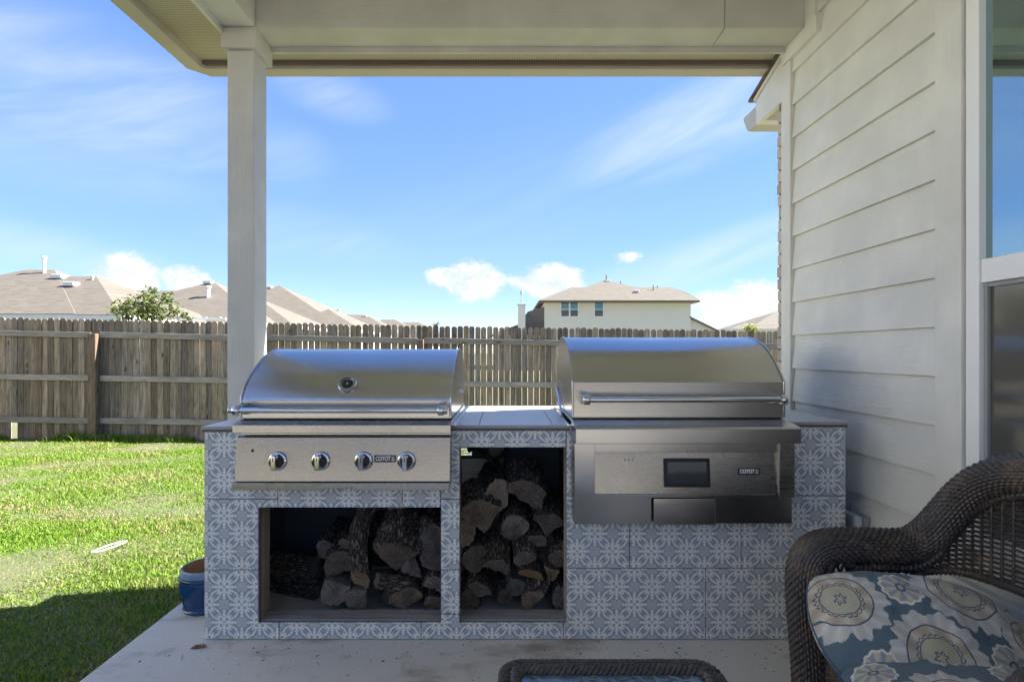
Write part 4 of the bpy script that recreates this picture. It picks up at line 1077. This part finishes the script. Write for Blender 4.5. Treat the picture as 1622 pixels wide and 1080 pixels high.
log('brown log end half hidden behind the square log end', 'wedge', 615, 945, 2.52, 24, .3, roll=1.2, grp=GA)
# tall niche, right
log('long dark split log hanging point down at the upper left of the tall niche', 'wedge', 763, 818, 2.47, 38, .32, roll=-.15, yaw=.1, pitch=.35, squash=1.25, grp=GB)
log('round log with a tan heart near the top left of the tall niche', 'round', 787, 785, 2.50, 24, .34, yaw=.12, squash=1.12, grp=GB, end=endgrain_tan)
log('biggest bark covered round on top of the tall niche pile', 'half', 836, 782, 2.50, 37, .34, roll=.62, pitch=.35, grp=GB, squash=1.15, rough=1.5)
log('pale split log with shiny resin at the upper right of the tall niche', 'wedge', 868, 830, 2.46, 29, .36, roll=.15, yaw=-.1, grp=GB)
log('smooth grey round log end in the centre of the tall niche', 'round', 816, 832, 2.455, 22, .36, squash=.9, grp=GB, rough=.6)
log('crescent of bark directly below the smooth grey log end', 'half', 812, 846, 2.50, 24, .3, roll=PI, squash=.6, grp=GB)
log('rough bark log against the left edge of the tall niche', 'round', 738, 842, 2.50, 17, .34, squash=1.6, grp=GB, rough=1.4)
log('log with thick furrowed bark over a grey end at left centre of the tall niche', 'half', 788, 897, 2.44, 25, .34, roll=.35, pitch=.32, grp=GB, rough=1.6, squash=.95)
log('furrowed log with a round brown end right of centre in the tall niche', 'round', 830, 884, 2.46, 18, .34, pitch=.4, grp=GB, rough=1.5, end=endgrain_tan)
log('fresh tan half moon log end low in the tall niche', 'half', 842, 910, 2.425, 23, .30, roll=.28, squash=.62, grp=GB, end=endgrain_tan, rough=.5)
log('plain brown triangular log end under the half moon', 'wedge', 815, 928, 2.45, 24, .34, roll=2.7, grp=GB)
log('barky log sticking out over the sill at bottom right of the tall niche', 'half', 843, 950, 2.395, 25, .36, roll=-.85, yaw=-.12, pitch=.30, grp=GB, rough=1.7)
log('pale cut end at the bottom left of the tall niche', 'block', 759, 934, 2.46, 19, .34, roll=.4, grp=GB)
log('narrow tan piece beside the half moon at right', 'slim', 872, 906, 2.47, 20, .3, roll=2.4, grp=GB, end=endgrain_tan)
log('rough bark piece at the right edge midway down the tall niche', 'round', 886, 884, 2.50, 18, .34, pitch=.3, grp=GB, rough=1.5)
log('upright bark strip in the bottom right corner of the tall niche', 'round', 887, 946, 2.43, 13, .30, squash=1.6, grp=GB, rough=1.3)
log('small dark bark log at the bottom centre of the tall niche', 'round', 800, 945, 2.48, 15, .34, grp=GB, rough=1.4)
log('bark log wedged between the grey round end and the pale resin log', 'round', 851, 856, 2.50, 16, .3, pitch=.3, squash=.7, grp=GB, rough=1.5)
log('dark log behind the furrowed bark at left of the tall niche', 'round', 752, 885, 2.52, 22, .3, grp=GB, rough=1.3)
log('dark log low behind the pale cut end in the tall niche', 'round', 745, 950, 2.54, 20, .3, grp=GB)
log('dark bark log in the shadow under the pale resin log', 'round', 866, 868, 2.56, 22, .3, grp=GB)

# ================================================================ SMALL THINGS
pot = thing('planter_pot', 'empty glazed dark blue planter pot with pale blue rim beside the island', 'pot', (-1.434, 2.58, 0))
MB().lathe([(.088,.001),(.098,.004),(.101,.012),(.095,.020),(.104,.06),(.113,.10),(.1155,.132),(.112,.148),(.1185,.153),(.120,.160),(.117,.166),(.109,.1675)], (-1.434,2.58,0), (0,0,1), 40, False).build('body', glaze, pot, smooth=50)
MB().lathe([(.1088,.1678),(.1095,.195),(.107,.200),(.100,.200),(.0985,.196)], (-1.434,2.58,0), (0,0,1), 40, False).build('rim', glaze_pale, pot, smooth=50)
MB().add([Vector((-1.434+r_*math.cos(t), 2.58+r_*math.sin(t), z_)) for r_, z_ in ((.0988,.1985),(.096,.12),(.088,.05),(.0,.05)) for t in [2*PI*i/32 for i in range(32)]],
         [(k*32+i, (k+1)*32+i, (k+1)*32+(i+1)%32, k*32+(i+1)%32) for k in range(3) for i in range(32)]).build('inside', terracotta, pot, smooth=50)
lp = [(-2.57+.062*math.cos(t)+.02*math.sin(t), 3.49+.105*math.sin(t), -.042+.012*math.cos(t)) for t in [2*PI*i/28 for i in range(28)]]
tag(MB().tube(lp, .0035, 6, closed=True).build('plastic_loop', white_vinyl, smooth=60), 'thin white plastic loop lying on the lawn', 'litter')
R = random.Random(3); lf = MB()
for k in range(3):
    c = Vector((-1.272+.012*k, 2.213+.004*k, .006)); a = Vector((.022, .010*(1-k), .004*k)); u = Vector((-.006, .011, .007))
    lf.add([c-a, c-u*.6, c+a, c+u, c+Vector((0,0,.004))], [(0,1,4), (1,2,4), (2,3,4), (3,0,4)])
tag(lf.build('dry_leaf', m_plain('dry leaf', (.16, .085, .035), .8)), 'curled brown dry leaf on the patio in front of the island', 'leaf')

gr = MB(); R = random.Random(21)
for k in range(150):
    cx, cy = R.uniform(-1.5, 1.3), R.choice([R.uniform(1.45, 2.26), R.uniform(2.12, 2.27)])
    if cx > .9 and cy < 1.85: continue
    a = R.uniform(0, PI); L = R.uniform(.0025, .010); wd = R.uniform(.0015, .003); dx_, dy_ = math.cos(a)*L, math.sin(a)*L; ex, ey = -math.sin(a)*wd, math.cos(a)*wd
    gr.add([(cx-dx_, cy-dy_, .0006), (cx+ex, cy+ey, .0006), (cx+dx_, cy+dy_, .0006), (cx-ex, cy-ey, .0006), (cx, cy, R.uniform(.002, .005))], [(0,1,4), (1,2,4), (2,3,4), (3,0,4)][::-1])
tag(gr.build('debris', twig_m), 'scattered grit and wood crumbs on the patio', 'debris', kind='stuff')
# ================================================================ WICKER ARMCHAIR
wc = thing('wicker_armchair', 'dark brown wicker armchair with rolled arms in the lower right corner', 'armchair', (1.2, 1.35, 0))
YM = 1.35
half = [(.975,1.715,.01),(.968,1.718,.22),(.955,1.72,.40),(.952,1.72,.50),(.966,1.72,.560),(1.0,1.72,.590),(1.06,1.722,.600),(1.16,1.728,.598),(1.25,1.732,.594),(1.305,1.728,.603),(1.350,1.718,.640),(1.388,1.700,.700),(1.412,1.665,.768),(1.424,1.61,.826),(1.430,1.53,.870),(1.434,1.44,.892),(1.435,1.35,.900)]
mirror = [(x, 2*YM-y, z) for x, y, z in half[::-1][1:]]
path = resample(spline(half+mirror, 10), .0030)
def weave(lam, nrow, amp):
    def f(arc, th):
        v = th/(2*PI)*nrow; row = int(v) % 2; pr = abs(math.sin(PI*v))**.6
        ov = .5+.5*math.cos(2*PI*arc/lam+PI*row)
        return amp*(pr*(.45+.75*ov)-.6)
    return f
MB().tube(path, .054, 136, func=weave(.021, 34, .0066)).build('arm_and_back_roll', wicker, wc, smooth=180)
# rolled inner binding under the arm roll
inner = resample(spline([(x+(.055 if i < 4 else .03 if i < 6 else 0), y-.03 if i < 9 else y-.012, z-(.0 if i < 4 else .058)) for i, (x, y, z) in enumerate(half[2:])], 8), .004)
MB().tube(inner, .013, 10, func=lambda a, t: .0035*math.sin(a*420+2*t)).build('inner_binding', wicker, wc, smooth=180)
def top_curve():
    return spline(half[9:]+mirror[:len(half)-9-1], 12)
tc = resample(top_curve(), .006)
n_ = len(tc)
def zr(i): s_ = i/(n_-1); return .522+.042*math.sin(PI*s_)
stn = MB(); R = random.Random(9)
ribs = MB()
for i in range(0, n_, 6):
    p = tc[i]; ribs.tube([(p.x-.002, p.y, zr(i)), (p.x, p.y, (zr(i)+p.z)/2), (p.x, p.y, p.z-.01)], .0042, 6)
ribs.build('ribs', wicker, wc, smooth=60)['kind'] = 'stuff'
zz = .528
row = 0
while zz < .90:
    run = []
    for i in range(n_):
        p = tc[i]
        if zz > p.z - .02 or zz < zr(i)+.004:
            if len(run) > 4: stn.tube(run, .0026, 4)
            run = []; continue
        ph = (1 if (i//6+row) % 2 else -1)*abs(math.sin(PI*i/6))
        nx = 1. if .1 < i/n_ < .9 else .3
        run.append((p.x+ph*.0055*nx, p.y+ph*.005*(1-nx), zz+R.uniform(-.0008, .0008)))
    if len(run) > 4: stn.tube(run, .0026, 4)
    zz += .0072; row += 1
stn.build('back_weave', wicker, wc, smooth=60)['kind'] = 'stuff'
MB().tube([(p.x, p.y, zr(i)-.008) for i, p in enumerate(tc)], .0125, 10, func=lambda a, t: .003*math.sin(a*520+t)).build('back_rim', wicker, wc, smooth=180)
# lattice under the arms, corner stubs
for s_ in (0, 1):
    lat = MB(); yy = 1.727 if not s_ else 2*YM-1.727
    for k in range(13):
        x = .99+k*.0265
        for d in (-1, 1): lat.tube([(x-d*.014, yy+d*.003, .455), (x+d*.018, yy+d*.003, .556)], .0043, 5)
    lat.box(1.115, 1.137, yy-.006, yy+.006, .45, .56)
    lat.build('arm_lattice', wicker, wc, smooth=60)
    MB().tube([(1.318, yy-.01, .36), (1.316, yy-.008, .45), (1.316, yy, .56)], .022, 10, func=lambda a, t: .002*math.sin(a*620+t)).build('back_leg', wicker, wc, smooth=180)
    MB().cyl((1.40, yy+(.03 if s_ else -.03), 0), (1.39, yy+(.03 if s_ else -.03), .36), .026, n=12).build('back_leg', wicker, wc, smooth=60)
def weave_sheet(p00, pu, pv, nu, nv, lam, pitch, amp, nrm):
    p00, pu, pv, nrm = Vector(p00), Vector(pu), Vector(pv), Vector(nrm); G = []
    for j in range(nv+1):
        v = pv.length*j/nv; rowi = int(v/pitch) % 2; pr = abs(math.sin(PI*v/pitch))**.6; r_ = []
        for i in range(nu+1):
            u = pu.length*i/nu; ov = .5+.5*math.cos(2*PI*u/lam+PI*rowi)
            r_.append(p00+pu*(i/nu)+pv*(j/nv)+nrm*(amp*(pr*(.4+.8*ov))))
        G.append(r_)
    return MB().grid(G)
weave_sheet((.985, 1.02, .05), (0, .66, 0), (0, 0, .30), 200, 120, .03, .0085, .006, (-1, 0, 0)).build('front_apron', wicker, wc, smooth=180)
weave_sheet((.99, 1.735, .05), (.40, 0, 0), (0, 0, .42), 130, 160, .03, .0085, .006, (0, 1, 0)).build('side_apron', wicker, wc, smooth=180)
weave_sheet((1.39, 2*YM-1.735, .05), (-.40, 0, 0), (0, 0, .42), 130, 160, .03, .0085, .006, (0, -1, 0)).build('side_apron', wicker, wc, smooth=180)
BX('seat_deck', wicker, wc, .99, 1.41, 1.0, 1.70, .285, .30)
# cushions
def pillow(sx, sy, sz, p=2.6, n=56, seed=1, sag=0.):
    R = random.Random(seed); nf = vnoise(R); mb = MB(); top = []; bot = []
    for j in range(n+1):
        v = -1+2*j/n; rt_ = []; rb = []
        for i in range(n+1):
            u = -1+2*i/n
            k = max(0., 1-abs(u)**p)**.42*max(0., 1-abs(v)**p)**.42
            pin = 1-.05*(1-abs(u)**2)*abs(v)**4-.05*(1-abs(v)**2)*abs(u)**4
            wr = (nf((u+1)*5, (v+1)*4)-.5)*.16*k+(nf((u+1)*14, (v+1)*3)-.5)*.05*k
            x, y = sx*u*pin*math.sqrt(1-.32*v*v), sy*v*pin*math.sqrt(1-.32*u*u)
            rt_.append((x, y, sz*(k+wr)-sag*(u*u))); rb.append((x, y, -sz*k*.9-sag*(u*u)))
        top.append(rt_); bot.append(rb)
    mb.grid(top); mb.grid([r[::-1] for r in bot])
    return mb, [(x, y, z) for x, y, z in top[0]]+[r[-1] for r in top[1:]]+top[-1][::-1][1:]+[r[0] for r in top[::-1][1:-1]]
f1 = m_fabric('suzani print fabric', [(-.215, .03, .118, 0), (-.05, .075, .052, 1), (.11, .09, .125, 0), (-.02, -.11, .118, 0), (-.16, -.15, .045, 1), (.155, -.1, .05, 1), (.255, -.02, .09, 0)])
f2 = m_fabric('suzani print seat fabric', [(-.215, .10, .05, 1), (-.10, -.03, .11, 0), (-.02, .20, .10, 0), (.10, .06, .05, 1), (.2, .17, .10, 0), (.19, -.09, .11, 0), (-.23, -.18, .09, 0), (.03, -.22, .10, 0), (-.10, -.2, .045, 1)])
pipe_f = m_plain('cushion piping', (.05, .10, .15), .9)
def cushion(name, label, loc, ax, ay, sx, sy, sz, m, seed, sag):
    mb, edge = pillow(sx, sy, sz, seed=seed, sag=sag)
    bm = bmesh.new(); o = mb.build(name, m, smooth=60)
    bm.from_mesh(o.data); bmesh.ops.remove_doubles(bm, verts=bm.verts, dist=1e-4); bm.to_mesh(o.data); bm.free(); o.data.shade_smooth()
    ax = Vector(ax).normalized(); az_ = ax.cross(Vector(ay)).normalized(); ay = az_.cross(ax)
    o.matrix_world = Matrix(((ax.x, ay.x, az_.x, loc[0]), (ax.y, ay.y, az_.y, loc[1]), (ax.z, ay.z, az_.z, loc[2]), (0, 0, 0, 1)))
    pp = MB().tube(edge, .0032, 6, closed=True).build('piping', pipe_f, smooth=60); pp.parent = o
    tag(o, label, 'cushion'); return o
cushion('back_cushion', 'blue and cream medallion print back cushion leaning on the wicker arm', (1.165, 1.525, .424), (1, -.16, -.07), (.05, .80, .58), .295, .172, .098, f1, 3, .012)
cushion('seat_cushion', 'blue and cream medallion print seat cushion in the wicker chair', (1.15, 1.27, .338), (1, -.04, .0), (0, 1, .0), .285, .315, .085, f2, 5, .0)

# ================================================================ WICKER TABLE
tb = thing('wicker_table', 'dark wicker coffee table with braided rim at the bottom of the view', 'table', (.24, 1.0, 0))
ax0, ax1, ay0, ay1, zt_ = -.012, .505, .55, 1.325, .452
def rrect(i_, z, rad=.05, n=8):
    x0, x1, y0, y1 = ax0+i_, ax1-i_, ay0+i_, ay1-i_; r = max(.012, rad-i_); out = []
    for cx, cy, a0 in ((x1-r, y1-r, 0), (x0+r, y1-r, PI/2), (x0+r, y0+r, PI), (x1-r, y0+r, 1.5*PI)):
        for k in range(n+1): t = a0+PI/2*k/n; out.append((cx+r*math.cos(t), cy+r*math.sin(t), z))
    return out+[out[0]]
def rope(pathpts, R_, rs_, pitch, ns, sgn):
    pts = resample(pathpts, .0045); b = MB()
    for s_ in range(ns):
        q = []; arc = 0
        for i, p in enumerate(pts[:-1]):
            if i: arc += (pts[i]-pts[i-1]).length
            t = (pts[(i+1) % len(pts)]-pts[i-1]).normalized() if i else (pts[1]-pts[0]).normalized(); u = Vector((0,0,1)); w_ = t.cross(u)
            a = sgn*2*PI*arc/pitch+2*PI*s_/ns
            q.append(p+u*(R_*math.cos(a))+w_*(R_*1.15*math.sin(a)))
        b.tube(q, rs_, 6, closed=True)
    return b
rope(rrect(.008, zt_), .0085, .0068, .052, 4, 1).build('braided_rim', wicker, tb, smooth=180)
rope(rrect(.032, zt_+.002), .0085, .0066, .052, 4, -1).build('braided_rim', wicker, tb, smooth=180)
MB().tube(resample(rrect(.012, zt_-.035), .006)[:-1], .024, 40, closed=True, func=weave(.03, 14, .007)).build('edge_roll', wicker, tb, smooth=180)
MB().prism([p[:2] for p in rrect(.045, 0)[:-1]], 'z', zt_-.008, zt_).build('glass_top', table_glass, tb, bevel=.002)
for lx in (ax0+.045, ax1-.045):
    for ly in (ay0+.045, ay1-.045):
        MB().tube([(lx, ly, 0), (lx, ly, .2), (lx, ly, .40)], .020, 12, func=lambda a, t: .002*math.sin(a*600+t)).build('leg', wicker, tb, smooth=60)
BX('lower_shelf', wicker, tb, ax0+.05, ax1-.05, ay0+.05, ay1-.05, .14, .155)
